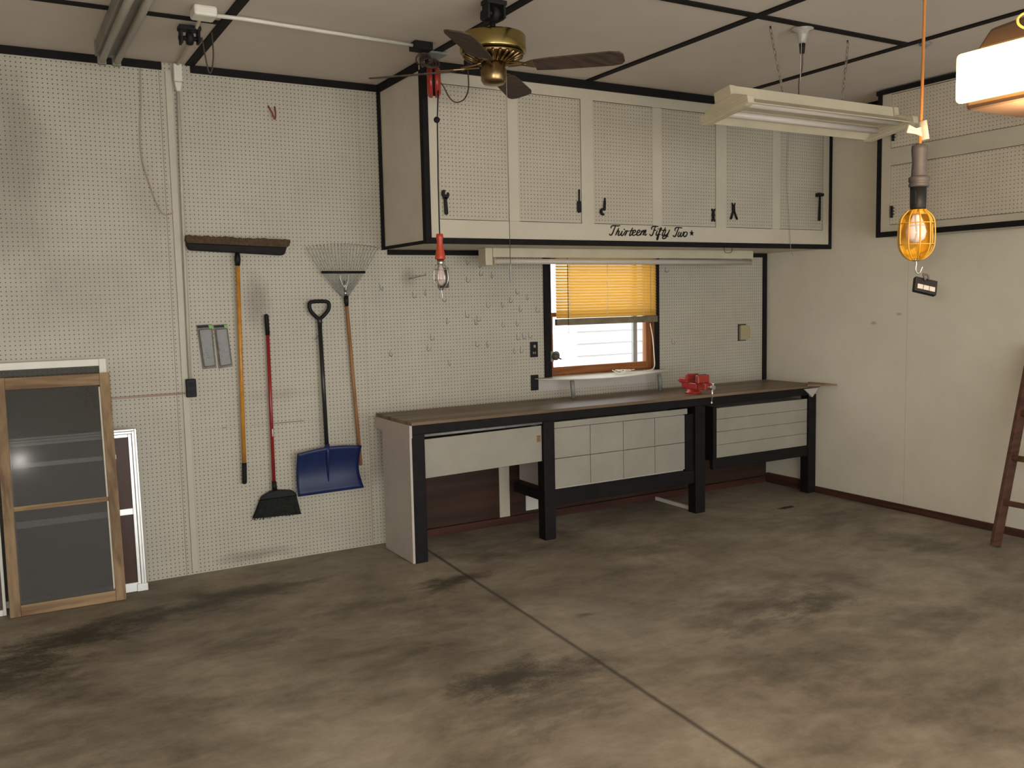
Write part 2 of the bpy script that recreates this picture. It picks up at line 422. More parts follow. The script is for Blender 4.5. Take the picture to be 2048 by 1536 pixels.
def tag(o, label, cat, group=None):
    o['label'] = label; o['category'] = cat
    if group: o['group'] = group
    return o
def thing(name, label, cat, loc, group=None):
    o = bpy.data.objects.new(name, None); COL.objects.link(o)
    o.location = loc; o.empty_display_size = .05; ORG[o.name] = tuple(loc)
    return tag(o, label, cat, group)
def struct(o): o['kind'] = 'structure'; return o
def sbox(name, a, b, mt, bevel=0.0): return struct(MB().box(a, b).build(name, mt, bevel=bevel))
def smooth(pts, n=6):
    """Catmull-Rom through pts"""
    P = [Vector(p) for p in pts]; out = []
    for i in range(len(P) - 1):
        p0 = P[max(i - 1, 0)]; p1 = P[i]; p2 = P[i + 1]; p3 = P[min(i + 2, len(P) - 1)]
        for k in range(n):
            t = k / n
            out.append(.5 * ((2 * p1) + (p2 - p0) * t + (2 * p0 - 5 * p1 + 4 * p2 - p3) * t * t + (3 * p1 - p0 - 3 * p2 + p3) * t ** 3))
    out.append(P[-1]); return out

# ================================================================== THE SETTING
# floor and ceiling
f = MB().box((XL - .2, YF - .2, -.15), (XR + .2, .3, 0)).build('floor', m_floor, origin=(0, 0, 0)); struct(f)
struct(MB().box((XL - .2, YF, H), (XR + .2, .3, H + .12)).build('ceiling', m_ceil, origin=(0, 0, H)))

# back wall with the window opening
WX0, WX1, WZ0, WZ1 = 1.503, 2.516, 1.089, 2.035
bw = MB()
bw.box((XL - .2, 0, 0), (WX0, .14, H), 0)
bw.box((WX1, 0, 0), (XR + .2, .14, H), 0)
bw.box((WX0, 0, 0), (WX1, .14, WZ0), 0)
bw.box((WX0, 0, WZ1), (WX1, .14, H), 0)
struct(bw.build('wall_back', m_peg, origin=(0, 0, 0)))
# lower brown hardboard below the bench and its sill plate
sbox('trim_1', (.156, -.012, .05), (XR, 0, .90), m_hard)
sbox('trim_2', (.156, -.040, 0), (XR, -.0121, .055), m_redwood, .003)
# right wall, left wall, front wall over the open door
struct(MB().box((XR, YF, 0), (XR + .14, 0, H)).build('wall_right', m_wallR, origin=(XR, 0, 0)))
struct(MB().box((XL - .14, YF, 0), (XL, 0, H)).build('wall_left', m_cream2, origin=(XL, 0, 0)))
struct(MB().box((XL, YF - .14, 2.45), (XR, YF, H)).build('wall_front', m_cream2, origin=(0, YF, 2.45)))
struct(MB().box((XR - .022, YF, 0), (XR, -.57, .052)).box((XR - .03, -.57, 0), (XR, -.0401, .085)).build('baseboard_right', m_baseb, bevel=.003))

# black battens
TW = .052
def batten(n, a, b): sbox('trim_%d' % n, a, b, m_black, .002)
batten(3, (XL, -.012, H - .046), (-1.225, 0, H))                        # top of back wall, left of the conduit
batten(4, (-1.06, -.012, H - .046), (XC - .003, 0, H))                   # top of back wall, right of the conduit
batten(5, (-1.092, YF, H - .008), (-1.038, -.013, H))
batten(6, (.127, YF, H - .008), (.181, D - .021, H))
batten(7, (1.347, YF, H - .008), (1.401, D - .021, H))
batten(8, (2.566, YF, H - .008), (2.620, D - .021, H))
batten(9, (XL, -.965, H - .0081), (-1.0921, -.913, H - .0001))
batten(10, (.1811, -2.297, H - .0081), (1.3469, -2.245, H - .0001))
batten(11, (1.4011, -2.297, H - .0081), (2.5659, -2.245, H - .0001))
batten(12, (XC + .03, -.014, 2.010), (XR - .045, 0, ZC - .001))          # back wall right under the cabinet
batten(13, (XR - .045, -.015, .926), (XR, 0, ZC - .001))                 # corner strip
batten(14, (XR - .012, -1.37, H - .045), (XR, D - .021, H))              # right wall under the ceiling
batten(15, (1.442, -.016, 1.085), (1.503, 0, 2.009))                     # window casing left
batten(16, (2.516, -.016, 1.085), (2.560, 0, 2.009))                     # window casing right
# pegboard seam strip and filler strips on the left wall
sbox('trim_17', (-1.208, -.010, .02), (-1.170, 0, H - .046), m_strip, .002)
sbox('trim_18', (.0045, -.006, .035), (.150, 0, .9), m_peg)
sbox('trim_19', (1.36, -.006, .98), (2.52, 0, 1.07), m_panelG)           # plain board under the sill

# window 1: jambs, two sashes, panes
win = MB()
win.box((WX0, 0, WZ0), (WX0 + .012, .14, WZ1)).box((WX1 - .012, 0, WZ0), (WX1, .14, WZ1)).box((WX0, 0, WZ1 - .012), (WX1, .14, WZ1)).box((WX0, 0, WZ0), (WX1, .14, WZ0 + .008))
win = struct(win.build('window_1', m_sashV, origin=(2.0, 0, WZ0)))
sa = MB()
sa.box((WX0 + .013, .02, WZ0 + .009), (1.540, .055, 1.58), 1).box((2.446, .02, WZ0 + .009), (WX1 - .013, .055, 1.58), 1)
sa.box((1.5401, .02, WZ0 + .009), (2.4459, .055, 1.157), 0).box((1.5401, .02, 1.545), (2.4459, .055, 1.58), 0)
lo = sa.build('lower_sash', [m_sash, m_sashV], win, bevel=.003)
MB().box((1.5401, .036, 1.1571), (2.4459, .039, 1.5449)).build('pane', m_glass, lo)
ub = MB().box((WX0 + .013, .07, WZ1 - .05), (WX1 - .013, .10, WZ1 - .013)).box((2.50, .07, 1.55), (WX1 - .013, .10, WZ1 - .0501))
us = ub.build('upper_sash', m_sash, win, bevel=.003)
MB().box((WX0 + .014, .084, 1.55), (2.4999, .087, WZ1 - .0501)).build('pane', m_glass, us)
MB().box((2.385, .11, WZ0 + .009), (2.425, .135, WZ1 - .013)).build('storm_track', m_galv, win)

# ================================================================== OUTSIDE THE WINDOW
hs = thing('neighbour_house', 'pale horizontally sided house wall glimpsed through the window', 'house', (4.2, 3.2, -.1))
hb = MB(); hb.box((3.95, 3.24, -.1), (9.0, 3.4, 3.2))
for i in range(22): hb.prism([(0, 0), (-.022, 0), (0, .145)], (3.95, 3.24, i * .148 - .05), (0, 1, 0), (0, 0, 1), (5.05, 0, 0))
hb.build('siding', m_siding, hs)
MB().box((5.0, 3.14, -.1), (5.10, 3.21, 3.2)).build('downspout', m_white, hs, bevel=.01)
sb_ = MB().box((-3, .3, -.2), (12, 9, -.1)).build('outdoor_ground', m_grass); struct(sb_)

# ================================================================== OVERHEAD CABINET
oc = thing('overhead_cabinet', 'long cream pegboard cabinet with black edging hung over the workbench and window', 'cabinet', (XC, 0, ZC))
b_ = MB()
b_.box((XC, D + .020, ZC), (XC + .019, -.002, H - .002), 1)
b_.box((XC + .0191, D + .020, ZC), (XR - .001, -.016, ZC + .019), 0)
b_.box((XR - .02, D + .020, ZC + .0191), (XR - .001, -.016, H - .002), 0)
b_.box((XC + .0191, -.016, ZC + .0191), (XR - .0201, -.002, H - .002), 0)
b_.build('body', [m_cream, m_side], oc)
# face frame with three openings
OP = [(.2497, 1.3182), (1.418, 2.531), (2.6315, 3.687)]
ZD0, ZD1 = 2.193, 3.018
ff = MB(); y0, y1 = D, D + .0195
ff.box((XC + .03, y0, ZC + .03), (XR - .03, y1, ZD0 - .001)); ff.box((XC + .03, y0, ZD1 + .001), (XR - .03, y1, H - .05))
xs = [XC + .03] + [q for o in OP for q in o] + [XR - .03]
for i in range(0, len(xs), 2): ff.box((xs[i], y0, ZD0 - .001), (xs[i + 1], y1, ZD1 + .001))
ff.build('face_frame', m_cream, oc)
# black edging
bt = MB()
bt.box((XC - .004, D - .006, ZC - .004), (XC + .034, D + .045, H - .05))
bt.box((XC + .034, D - .006, ZC - .004), (XR - .03, D + .019, ZC + .033))
bt.box((XR - .033, D - .006, ZC - .004), (XR - .001, D + .019, H - .05))
bt.box((XC - .004, D - .018, H - .055), (XR - .001, D + .019, H - .001))
bt.box((XC - .012, -.045, ZC - .004), (XC - .0001, -.001, H - .05)).box((XC - .012, D + .045, H - .055), (XC - .0001, -.001, H - .001))
bt.box((XC - .006, D + .046, ZC - .004), (XC - .0001, -.046, ZC + .018))
bt.build('edging', m_black, oc, bevel=.002)
# doors: two per opening, hinged on a centre stile; cut-out tool pulls
doors = []
for (a, c_) in OP:
    mid = (a + c_) / 2
    MB().box((mid - .040, D + .003, ZD0), (mid + .040, D + .019, ZD1)).build('centre_stile', m_cream, oc)
    for (p, q) in ((a + .004, mid - .041), (mid + .041, c_ - .004)):
        dd = MB().box((p, D + .005, ZD0 + .003), (q, D + .018, ZD1 - .003)).build('door', m_pegC, oc, origin=(p + .0254 * .2, D, ZD0 + .003 + .01))
        doors.append(dd)
def flat(door, polys, name='tool_pull', label=None, holes=()):
    mb = MB()
    for poly in polys: mb.prism(poly, (0, D - .016, 0), (1, 0, 0), (0, 0, 1), (0, .014, 0))
    o = mb.build(name, m_iron, door, bevel=.0015)
    if label: o['label'] = label
    return o
def capsule(x0, z0, x1, z1, r0, r1=None, n=6):
    r1 = r1 or r0; d = math.atan2(z1 - z0, x1 - x0); P = []
    for i in range(n + 1): t = d + PI / 2 + PI * i / n; P.append((x0 + r0 * math.cos(t), z0 + r0 * math.sin(t)))
    for i in range(n + 1): t = d - PI / 2 + PI * i / n; P.append((x1 + r1 * math.cos(t), z1 + r1 * math.sin(t)))
    return P
X, Z = .287, 2.2975   # adjustable wrench
flat(doors[0], [capsule(X + .003, Z - .066, X - .002, Z + .025, .011, .009),
     [(X - .013, Z + .02), (X + .010, Z + .018), (X + .022, Z + .032), (X + .024, Z + .058), (X + .014, Z + .062), (X + .012, Z + .048), (X + .002, Z + .040), (X - .006, Z + .050), (X - .002, Z + .070), (X - .010, Z + .077), (X - .024, Z + .066), (X - .026, Z + .046)]],
     label='black adjustable wrench shaped door pull')
X, Z = 1.290, 2.27    # screwdriver
flat(doors[1], [capsule(X, Z + .005, X, Z + .060, .0135), capsule(X + .001, Z + .07, X + .002, Z + .145, .0032)], label='black screwdriver shaped door pull')
X, Z = 1.500, 2.26    # micrometer
arc = [(X - .010 + .026 * math.cos(t), Z + .015 + .026 * math.sin(t)) for t in [PI * (.42 + i * .13) for i in range(10)]]
inn = [(X - .008 + .011 * math.cos(t), Z + .016 + .012 * math.sin(t)) for t in [PI * (.42 + i * .13) for i in range(10)]][::-1]
flat(doors[2], [arc + inn, capsule(X, Z + .030, X + .004, Z + .085, .008, .006), capsule(X + .004, Z + .088, X + .005, Z + .107, .0035)], label='black micrometer shaped door pull')
X, Z = 2.497, 2.235   # small double spanner
def star_head(x, z, up): 
    s = 1 if up else -1
    return [(x - .008, z), (x + .008, z), (x + .015, z + s * .010), (x + .013, z + s * .024), (x + .004, z + s * .012), (x - .004, z + s * .012), (x - .013, z + s * .024), (x - .015, z + s * .010)]
flat(doors[3], [capsule(X, Z + .025, X, Z + .065, .008), star_head(X, Z + .020, False), star_head(X, Z + .070, True), capsule(X - .008, Z + .045, X + .008, Z + .045, .006)], label='small black double ended spanner door pull')
X, Z = 2.698, 2.255   # pliers
flat(doors[4], [capsule(X + .002, Z + .072, X - .024, Z + .003, .0055), capsule(X + .002, Z + .072, X + .036, Z + .003, .0055),
     [(X - .010, Z + .068), (X + .014, Z + .068), (X + .012, Z + .098), (X + .018, Z + .125), (X + .006, Z + .105), (X + .001, Z + .098), (X - .004, Z + .105), (X - .014, Z + .125), (X - .010, Z + .098)]], label='black pliers shaped door pull')
X, Z = 3.634, 2.27    # hammer
flat(doors[5], [capsule(X, Z + .005, X + .004, Z + .19, .0095, .006), [(X - .040, Z + .185), (X + .022, Z + .19), (X + .045, Z + .196), (X + .045, Z + .216), (X - .012, Z + .220), (X - .040, Z + .214)]], label='black hammer shaped door pull')
# painted lettering on the bottom rail
TXT = [[(1.5611, 2.1636), (1.5612, 2.1759), (1.5745, 2.1826), (1.5988, 2.1831), (1.621, 2.1815), (1.6366, 2.1864)], [(1.5988, 2.182), (1.5875, 2.1589), (1.5739, 2.1339), (1.5605, 2.1178), (1.5495, 2.1194), (1.5452, 2.1281)], [(1.6274, 2.1668), (1.6116, 2.1417), (1.598, 2.1167)], [(1.6025, 2.1274), (1.6205, 2.1472), (1.6294, 2.1438), (1.6202, 2.1241), (1.6246, 2.1164), (1.638, 2.1227), (1.6584, 2.1479)], [(1.6584, 2.1479), (1.6469, 2.1228), (1.6536, 2.1166), (1.6671, 2.125), (1.6875, 2.151)], [(1.672, 2.162), (1.6778, 2.1572)], [(1.6875, 2.151), (1.6974, 2.1451), (1.6782, 2.1163), (1.6896, 2.1325), (1.701, 2.1498), (1.7145, 2.1454)], [(1.7473, 2.1711), (1.721, 2.1241), (1.7277, 2.1182), (1.7459, 2.1299)], [(1.7213, 2.1502), (1.7575, 2.1534)], [(1.7459, 2.1307), (1.7733, 2.1455), (1.7689, 2.1554), (1.7552, 2.1516), (1.7437, 2.1299), (1.7526, 2.1193), (1.7708, 2.1239), (1.7846, 2.1324)], [(1.7846, 2.1324), (1.8121, 2.1462), (1.8077, 2.1569), (1.7939, 2.1516), (1.7832, 2.1306), (1.7913, 2.12), (1.8096, 2.1246), (1.8235, 2.1385), (1.8292, 2.1548)], [(1.8292, 2.1548), (1.8165, 2.1204), (1.8235, 2.1349), (1.8397, 2.1532), (1.8475, 2.1527), (1.8394, 2.1208), (1.8465, 2.1389), (1.8605, 2.1572), (1.8664, 2.153), (1.8556, 2.1283), (1.8611, 2.1212), (1.8732, 2.1304)], [(1.9184, 2.162), (1.9185, 2.1765), (1.9326, 2.1858), (1.9536, 2.1874), (1.978, 2.1858)], [(1.9536, 2.1863), (1.9394, 2.1588), (1.9275, 2.1296), (1.9157, 2.1203), (1.9042, 2.1237), (1.8996, 2.1327)], [(1.9347, 2.1562), (1.9581, 2.1603)], [(1.9698, 2.1558), (1.9578, 2.1301), (1.9648, 2.1229), (1.979, 2.1341)], [(1.976, 2.1712), (1.9797, 2.1669)], [(1.979, 2.1341), (2.0051, 2.1638), (2.0066, 2.1754), (1.9967, 2.1727), (1.9861, 2.1415), (1.974, 2.0976), (1.9669, 2.092), (1.9637, 2.1011), (1.9765, 2.1213), (1.9978, 2.1308)], [(2.0454, 2.1792), (2.0143, 2.1311), (2.0213, 2.1239), (2.038, 2.1352)], [(2.0121, 2.1584), (2.0524, 2.1629)], [(2.0476, 2.1591), (2.0356, 2.1315), (2.045, 2.1243), (2.0665, 2.1375), (2.0834, 2.1653)], [(2.0834, 2.1653), (2.0665, 2.132), (2.0497, 2.1097), (2.0283, 2.1003), (2.0165, 2.1074), (2.0308, 2.1186), (2.0711, 2.1167)], [(2.1336, 2.1571), (2.1337, 2.17), (2.1458, 2.1813), (2.1699, 2.1826), (2.2, 2.1806)], [(2.1699, 2.1818), (2.1553, 2.1557), (2.1431, 2.1297), (2.131, 2.1166), (2.119, 2.1201), (2.1152, 2.1274)], [(2.1746, 2.1517), (2.16, 2.1263), (2.1672, 2.1172), (2.1818, 2.1303), (2.1916, 2.149), (2.1827, 2.123), (2.1914, 2.1176), (2.2061, 2.1308), (2.2149, 2.1513), (2.2256, 2.1459)], [(2.2344, 2.1517), (2.2183, 2.1421), (2.2148, 2.1235), (2.2279, 2.1182), (2.2451, 2.1314), (2.2476, 2.1482), (2.2344, 2.1517)]]
tx = MB()
for st in TXT:
    P = smooth([(x, D - .002, z) for x, z in st], 4)
    n = len(P); tx.tube(P, [.0050 - .0014 * abs(2 * i / (n - 1) - 1) for i in range(n)], 6)
sp_ = []
for i in range(10):
    r = .0235 if i % 2 == 0 else .0095
    sp_.append((2.2918 + r * math.sin(i * PI / 5), 2.1442 + r * math.cos(i * PI / 5)))
lt = tx.build('lettering', m_black, oc); lt['label'] = 'black script letters reading Thirteen Fifty Two'
MB().prism(sp_, (0, D - .004, 0), (1, 0, 0), (0, 0, 1), (0, .003, 0)).build('star', m_black, oc)

# ------------------------------------------------------------------ right wall cabinet (facing left)
XF = 3.485; Y0, Y1 = -1.383, -4.3; ZB = 2.088
rcb = thing('wall_cabinet', 'cream pegboard cabinet with black edging high on the right wall', 'cabinet', (XR, -2.4, ZB))
MB().box((XF + .02, Y1, ZB), (XR - .013, Y0, ZB + .02)).box((XF + .02, Y0 - .02, ZB + .0201), (XR - .013, Y0, H - .010)).box((XR - .03, Y1, ZB + .0201), (XR - .013, Y0 - .0201, H - .01)).build('body', m_cream, rcb)
g = MB(); xa, xb = XF, XF + .019
DY = [(-1.487, -2.86), (-2.94, -4.2)]; DZ = [(2.168, 2.592), (2.712, 3.095)]
g.box((xa, Y1, ZB + .03), (xb, Y0 - .03, DZ[0][0])); g.box((xa, Y1, DZ[0][1]), (xb, Y0 - .03, DZ[1][0])); g.box((xa, Y1, DZ[1][1]), (xb, Y0 - .03, H - .03))
for z0, z1 in DZ:
    for ya, yb in ((Y0 - .03, DY[0][0]), (DY[0][1], DY[1][0]), (DY[1][1], Y1)): g.box((xa, yb, z0), (xb, ya, z1))
g.build('face_frame', m_cream, rcb)
g = MB()
g.box((xa - .006, Y0 - .034, ZB - .004), (xb, Y0 + .004, H - .03)); g.box((xa - .006, Y1, ZB - .004), (xb, Y0 - .034, ZB + .033)); g.box((xa - .015, Y1, H - .042), (xb, Y0 + .012, H - .010))
g.build('edging', m_black, rcb, bevel=.002)
for j, (z0, z1) in enumerate(DZ):
    for k, (ya, yb) in enumerate(DY):
        dd = MB().box((xa + .005, yb + .004, z0 + .004), (xa + .018, ya - .004, z1 - .004)).build('door', m_pegR, rcb, origin=(xa, ya + .01, z0 + .02))
        if k == 0:
            zz = z0 + .05; hy = ya - .030
            hmb = MB().prism([(0, 0), (.010, 0), (.010, .085), (0, .085)], (xa - .014, hy, zz), (0, 1, 0), (0, 0, 1), (.018, 0, 0))
            for q in (.02, .042, .064): hmb.prism([(0, 0), (-.018, .004), (0, .010)], (xa - .014, hy, zz + q), (0, 1, 0), (0, 0, 1), (.018, 0, 0))
            hmb.build('pull', m_iron, dd, bevel=.001)

# ================================================================== WORKBENCH
wb = thing('workbench', 'long black and cream workbench with worn wooden top under the window', 'workbench', (1.9, -.3, 0))
ZT = .925
MB().box((.052, -.622, ZT - .022), (XR - .002, -.016, ZT)).build('worktop', m_bench, wb, bevel=.003)
MB().box((.062, -.606, .842), (3.70, -.568, ZT - .0221)).build('front_beam', m_blackwood, wb, bevel=.004)
for x0, x1, y1 in ((.062, .152, -.598), (1.052, 1.142, -.598), (2.430, 2.528, -.598), (3.682, 3.772, -.59)):
    MB().box((x0, y1, .001), (x1, y1 + .088, .8419)).build('leg', m_blackwood, wb, bevel=.004)
ep = MB().box((.044, -.605, .822), (.0619, -.016, .9028)).box((.046, -.597, .004), (.0615, -.135, .8219))
ep.build('side_panel', m_panelG, wb)
MB().tube([(.155, -.575, .826), (1.05, -.575, .832)], .010).build('gap_rail', m_galv, wb)
# first bin front
MB().prism([(.153, .545), (1.051, .562), (1.051, .812), (.153, .800)], (0, -.572, 0), (1, 0, 0), (0, 0, 1), (0, .018, 0)).build('drawer_front', m_panelW, wb, bevel=.002)
MB().box((1.012, -.5735, .700), (1.040, -.5721, .745)).build('cardboard_patch', m_benchedge, wb)
MB().box((.19, -.553, .60), (1.04, -.10, .80)).build('drawer_box', m_hard, wb)
# middle bank of bins, eight fronts in a cream grid
xs = [1.143, 1.462, 1.757, 2.052, 2.345]; zs = [.356, .566, .782]
MB().box((1.143, -.55, .345), (2.345, -.10, .80)).build('bin_case', m_panelG, wb)
for i in range(4):
    for j in range(2):
        MB().box((xs[i] + .0022, -.572, zs[j] + .0022), (xs[i + 1] - .0022, -.551, zs[j + 1] - .0022)).build('bin_front', m_panelW, wb, bevel=.0015)
MB().box((1.143, -.572, .785), (2.37, -.551, .826)).build('top_strip', m_panelW, wb)
MB().box((1.1421, -.585, .240), (2.4299, -.545, .343)).build('lower_rail', m_blackwood, wb, bevel=.004)
MB().box((2.352, -.57, .343), (2.429, -.52, .78)).build('bin_post', m_blackwood, wb)
MB().box((1.062, -.51, .272), (1.10, -.15, .342)).build('cross_rail', m_blackwood, wb, bevel=.003)
# right hand drawer unit
MB().box((2.668, -.552, .41), (3.68, -.10, .80)).build('bin_case', m_panelG, wb)
zz = [.410, .512, .616, .716, .806]
for j in range(4):
    MB().box((2.668, -.572, zz[j] + (.0012 if j else 0)), (3.681, -.553, zz[j + 1] - .0012)).build('slat_front', m_panelW, wb, bevel=.001)
MB().box((2.630, -.575, .39), (2.667, -.10, .812)).build('bin_post', m_blackwood, wb)
MB().box((2.62, -.585, .322), (3.6819, -.545, .4085)).build('lower_rail', m_blackwood, wb, bevel=.004)
cb = MB().prism([(3.60, 0), (3.775, 0), (3.70, -.075)], (0, -.612, .895), (1, 0, 0), (0, 0, 1), (0, .02, 0)).build('corner_bracket', m_panelG, wb)
# loose bits under and on the bench
tag(MB().box((2.478, -.500, .0005), (2.500, -.045, .030)).build('wooden_batten', m_white, bevel=.002), 'white painted batten lying on the floor behind the second bench leg from the right', 'batten')
tag(MB().box((1.013, -.021, .038), (1.100, -.0125, .80)).build('wall_board', m_cream), 'upright cream board fixed to the brown wall under the bench', 'board')
tag(MB().box((1.245, -.016, .075), (1.355, -.0125, .19)).build('paper_sheet', m_white), 'small white sheet stuck on the brown wall low under the bench', 'paper')
tag(MB().prism([(3.58, -.665), (3.775, -.80), (3.778, -.50), (3.64, -.60)], (0, 0, ZT + .0005), (1, 0, 0), (0, 1, 0), (0, 0, .012)).build('scrap_board', m_benchedge), 'bare triangular scrap of wood on the right end of the bench', 'wood scrap')

# ================================================================== VISE
vs = thing('bench_vise', 'red bench vise bolted to the front edge of the worktop', 'vise', (2.46, -.5, ZT))
MB().lathe([(.068, 0), (.068, .012), (.052, .018), (.050, .034)], (2.46, -.46, ZT + .0005)).build('swivel_base', m_red, vs)
MB().box((2.425, -.53, ZT + .034), (2.497, -.36, ZT + .085)).box((2.415, -.44, ZT + .08), (2.507, -.34, ZT + .118)).prism([(-.36, .085), (-.36, .112), (-.30, .10), (-.31, .085)], (2.43, 0, ZT), (0, 1, 0), (0, 0, 1), (.06, 0, 0)).build('fixed_body', m_red, vs, bevel=.006)
MB().box((2.402, -.455, ZT + .110), (2.520, -.430, ZT + .152)).build('fixed_jaw', m_red, vs, bevel=.004)
MB().box((2.428, -.63, ZT + .036), (2.494, -.545, ZT + .090)).box((2.402, -.580, ZT + .085), (2.520, -.545, ZT + .150)).build('moving_jaw', m_redplas, vs, bevel=.006)
MB().box((2.405, -.5449, ZT + .118), (2.517, -.532, ZT + .152)).build('jaw_plate', m_iron, vs)
MB().tube([(2.461, -.685, ZT + .060), (2.461, -.38, ZT + .060)], .012).lathe([(.018, 0), (.018, .03)], (2.461, -.69, ZT + .060), (0, 1, 0)).build('screw', m_steel, vs)
MB().tube([(2.466, -.675, ZT + .085), (2.452, -.675, ZT - .055)], .0055).sph((2.4665, -.675, ZT + .088), .010).sph((2.4515, -.675, ZT - .058), .009).build('handle', m_chrome, vs)

vs.location.x += .07
# ================================================================== WINDOW DRESSING
bl = thing('venetian_blind', 'amber venetian blind lowered halfway over the window', 'blind', (2.03, -.02, 1.47))
nsl = 21; za, zb = 1.545, 2.028
MB().box((1.543, -.038, zb - .02), (2.520, -.006, 2.034)).build('head_rail', m_slat, bl)
for i in range(nsl):
    z = za + (zb - .03 - za) * i / (nsl - 1) ; t = math.radians(67)
    dx = .0119 * math.cos(t); dz = .0119 * math.sin(t)
    yc = -.024
    MB().add([(1.542, yc - dx, z - dz), (2.518, yc - dx, z - dz), (2.518, yc + .002, z + .001), (1.542, yc + .002, z + .001), (1.542, yc + dx, z + dz * .98), (2.518, yc + dx, z + dz * .98)],
             [(0, 1, 2, 3), (3, 2, 5, 4)]).build('slat', m_slat, bl)
MB().box((1.540, -.042, 1.480), (2.522, -.004, 1.530)).build('bottom_rail', mat('dusty rail', (0.20, 0.155, 0.09), .6, noise=.4, nscale=15), bl, bevel=.004)
for x in (1.66, 2.02, 2.38): MB().tube([(x, -.037, 1.535), (x, -.037, 2.01)], .0012, 5).build('ladder_tape', m_string, bl)
MB().tube([(1.640, -.045, 2.0), (1.640, -.045, 1.415)], .003, 6).build('tilt_wand', m_browncord, bl)
MB().tube([(2.45, -.041, 2.0), (2.45, -.041, 1.56)], .0012, 5).build('lift_cord', m_browncord, bl)
tag(MB().tube(smooth([(2.452, -.028, 1.47), (2.46, -.05, 1.35), (2.470, -.055, 1.20), (2.468, -.06, 1.12), (2.42, -.075, 1.092), (2.34, -.085, 1.0885)]), .004, 6).build('hanging_cord', m_string), 'white cord hanging from the blind down the right window frame', 'cord')
ck = thing('window_crank_latch', 'dull metal latch knob at the lower left of the window frame', 'latch', (1.51, -.03, 1.19))
MB().box((1.488, -.03, 1.205), (1.512, -.017, 1.285)).build('plate', m_galv, ck)
MB().lathe([(.030, 0), (.036, .012), (.026, .026)], (1.537, -.010, 1.25), (0, -1, 0)).sph((1.522, -.038, 1.246), .032).build('knob', mat('dark latch metal', (.07, .055, .04), .6), ck)
MB().tube([(1.54, -.035, 1.235), (1.575, -.037, 1.222)], .006, 8).build('lever', m_iron, ck)
# sill board: thin, bowed, on two pipes
sh = thing('window_shelf', 'thin bowed cream board resting on two grey pipes below the window', 'shelf', (1.95, -.1, ZT))
N = 24; vs_ = []; fs_ = []
for i in range(N + 1):
    t = i / N; x = 1.345 + t * 1.27
    zf = 1.082 - .014 * math.sin(PI * min(t * 1.15, 1)) + (.006 if t > .85 else 0) * (t - .85) * 6 + .004 * (1 - t); zb_ = 1.086
    yf = -.02 - .185 * (math.sin(PI * (t * .96 + .02)) ** .45)
    vs_ += [(x, yf, zf), (x, -.017, zb_), (x, yf, zf - .006), (x, -.017, zb_ - .006)]
for i in range(N):
    k = 4 * i
    fs_ += [(k, k + 4, k + 5, k + 1), (k + 2, k + 3, k + 7, k + 6), (k, k + 2, k + 6, k + 4), (k + 1, k + 5, k + 7, k + 3)]
fs_ += [(0, 1, 3, 2), (4 * N, 4 * N + 2, 4 * N + 3, 4 * N + 1)]
MB().add(vs_, fs_).build('board', m_cream, sh)
for x in (1.603, 2.450): MB().tube([(x, -.155, ZT + .001), (x - .012, -.155, 1.062)], .0165, 14).build('pipe_leg', m_galv, sh)
cl = MB(); random.seed(3)
P = []
for i in range(46):
    t = i / 45; a = i * .9
    P.append((2.03 + .17 * t + .028 * math.cos(a), -.095 + .025 * math.sin(a * 1.3), 1.090 + .020 * abs(math.sin(a * .71)) + .002))
tag(MB().tube(smooth(P, 4), .0028, 5).build('string_tangle', m_string), 'tangle of cream string lying on the board below the window', 'string')

# ================================================================== WALL PLATES
def plate(name, label, x0, z0, x1, z1, toggles=True, mp=None):
    t = thing(name, label, 'outlet' if 'outlet' in name else 'switch', ((x0 + x1) / 2, 0, z0))
    MB().box((x0, -.007, z0), (x1, -.0005, z1)).build('plate', mp or m_plastic_blk, t, bevel=.002)
    return t
t = plate('light_switch', 'black switch plate with pale toggles left of the window', 1.316, 1.247, 1.384, 1.364)
MB().box((1.341, -.019, 1.320), (1.357, -.007, 1.340)).build('toggle', m_beige, t, bevel=.002)
for dx in (-.007, .009):
    MB().box((1.349 + dx - .003, -.009, 1.272), (1.349 + dx + .003, -.007, 1.288)).build('slot', m_beige, t)
t = plate('blank_outlet_cover', 'plain black cover plate below the switch, left of the window shelf', 1.316, .993, 1.384, 1.112)
MB().box((1.325, -.0095, 1.004), (1.375, -.007, 1.101)).build('flap', m_plastic_blk, t, bevel=.002)
t = thing('outlet_box', 'beige box with dark frame on the pegboard right of the window', 'outlet', (3.51, 0, 1.284))
MB().box((3.447, -.010, 1.284), (3.535, -.0005, 1.430)).build('plate', m_screen_blk, t, bevel=.001)
MB().prism([(3.456, 1.292), (3.545, 1.292), (3.568, 1.315), (3.575, 1.358), (3.568, 1.40), (3.545, 1.420), (3.456, 1.420)], (0, -.030, 0), (1, 0, 0), (0, 0, 1), (0, .028, 0)).build('cover', m_beige, t, bevel=.003)
t = thing('wall_outlet', 'black outlet box at the bottom of the left conduit', 'outlet', (-1.161, 0, 1.126))
MB().box((-1.190, -.042, 1.126), (-1.130, -.0105, 1.239)).build('box', m_plastic_blk, t, bevel=.005)
for z in (1.155, 1.205): MB().lathe([(.016, 0), (.016, .004)], (-1.160, -.042, z), (0, -1, 0)).build('socket', m_iron, t)
t = thing('wall_conduit', 'white vertical conduit running down the left pegboard to the black outlet', 'conduit', (-1.155, 0, 1.24))
MB().tube([(-1.140, -.022, 3.02), (-1.150, -.022, 2.4), (-1.158, -.022, 1.7), (-1.162, -.022, 1.2395)], .0095, 10).build('pipe', m_strip, t)
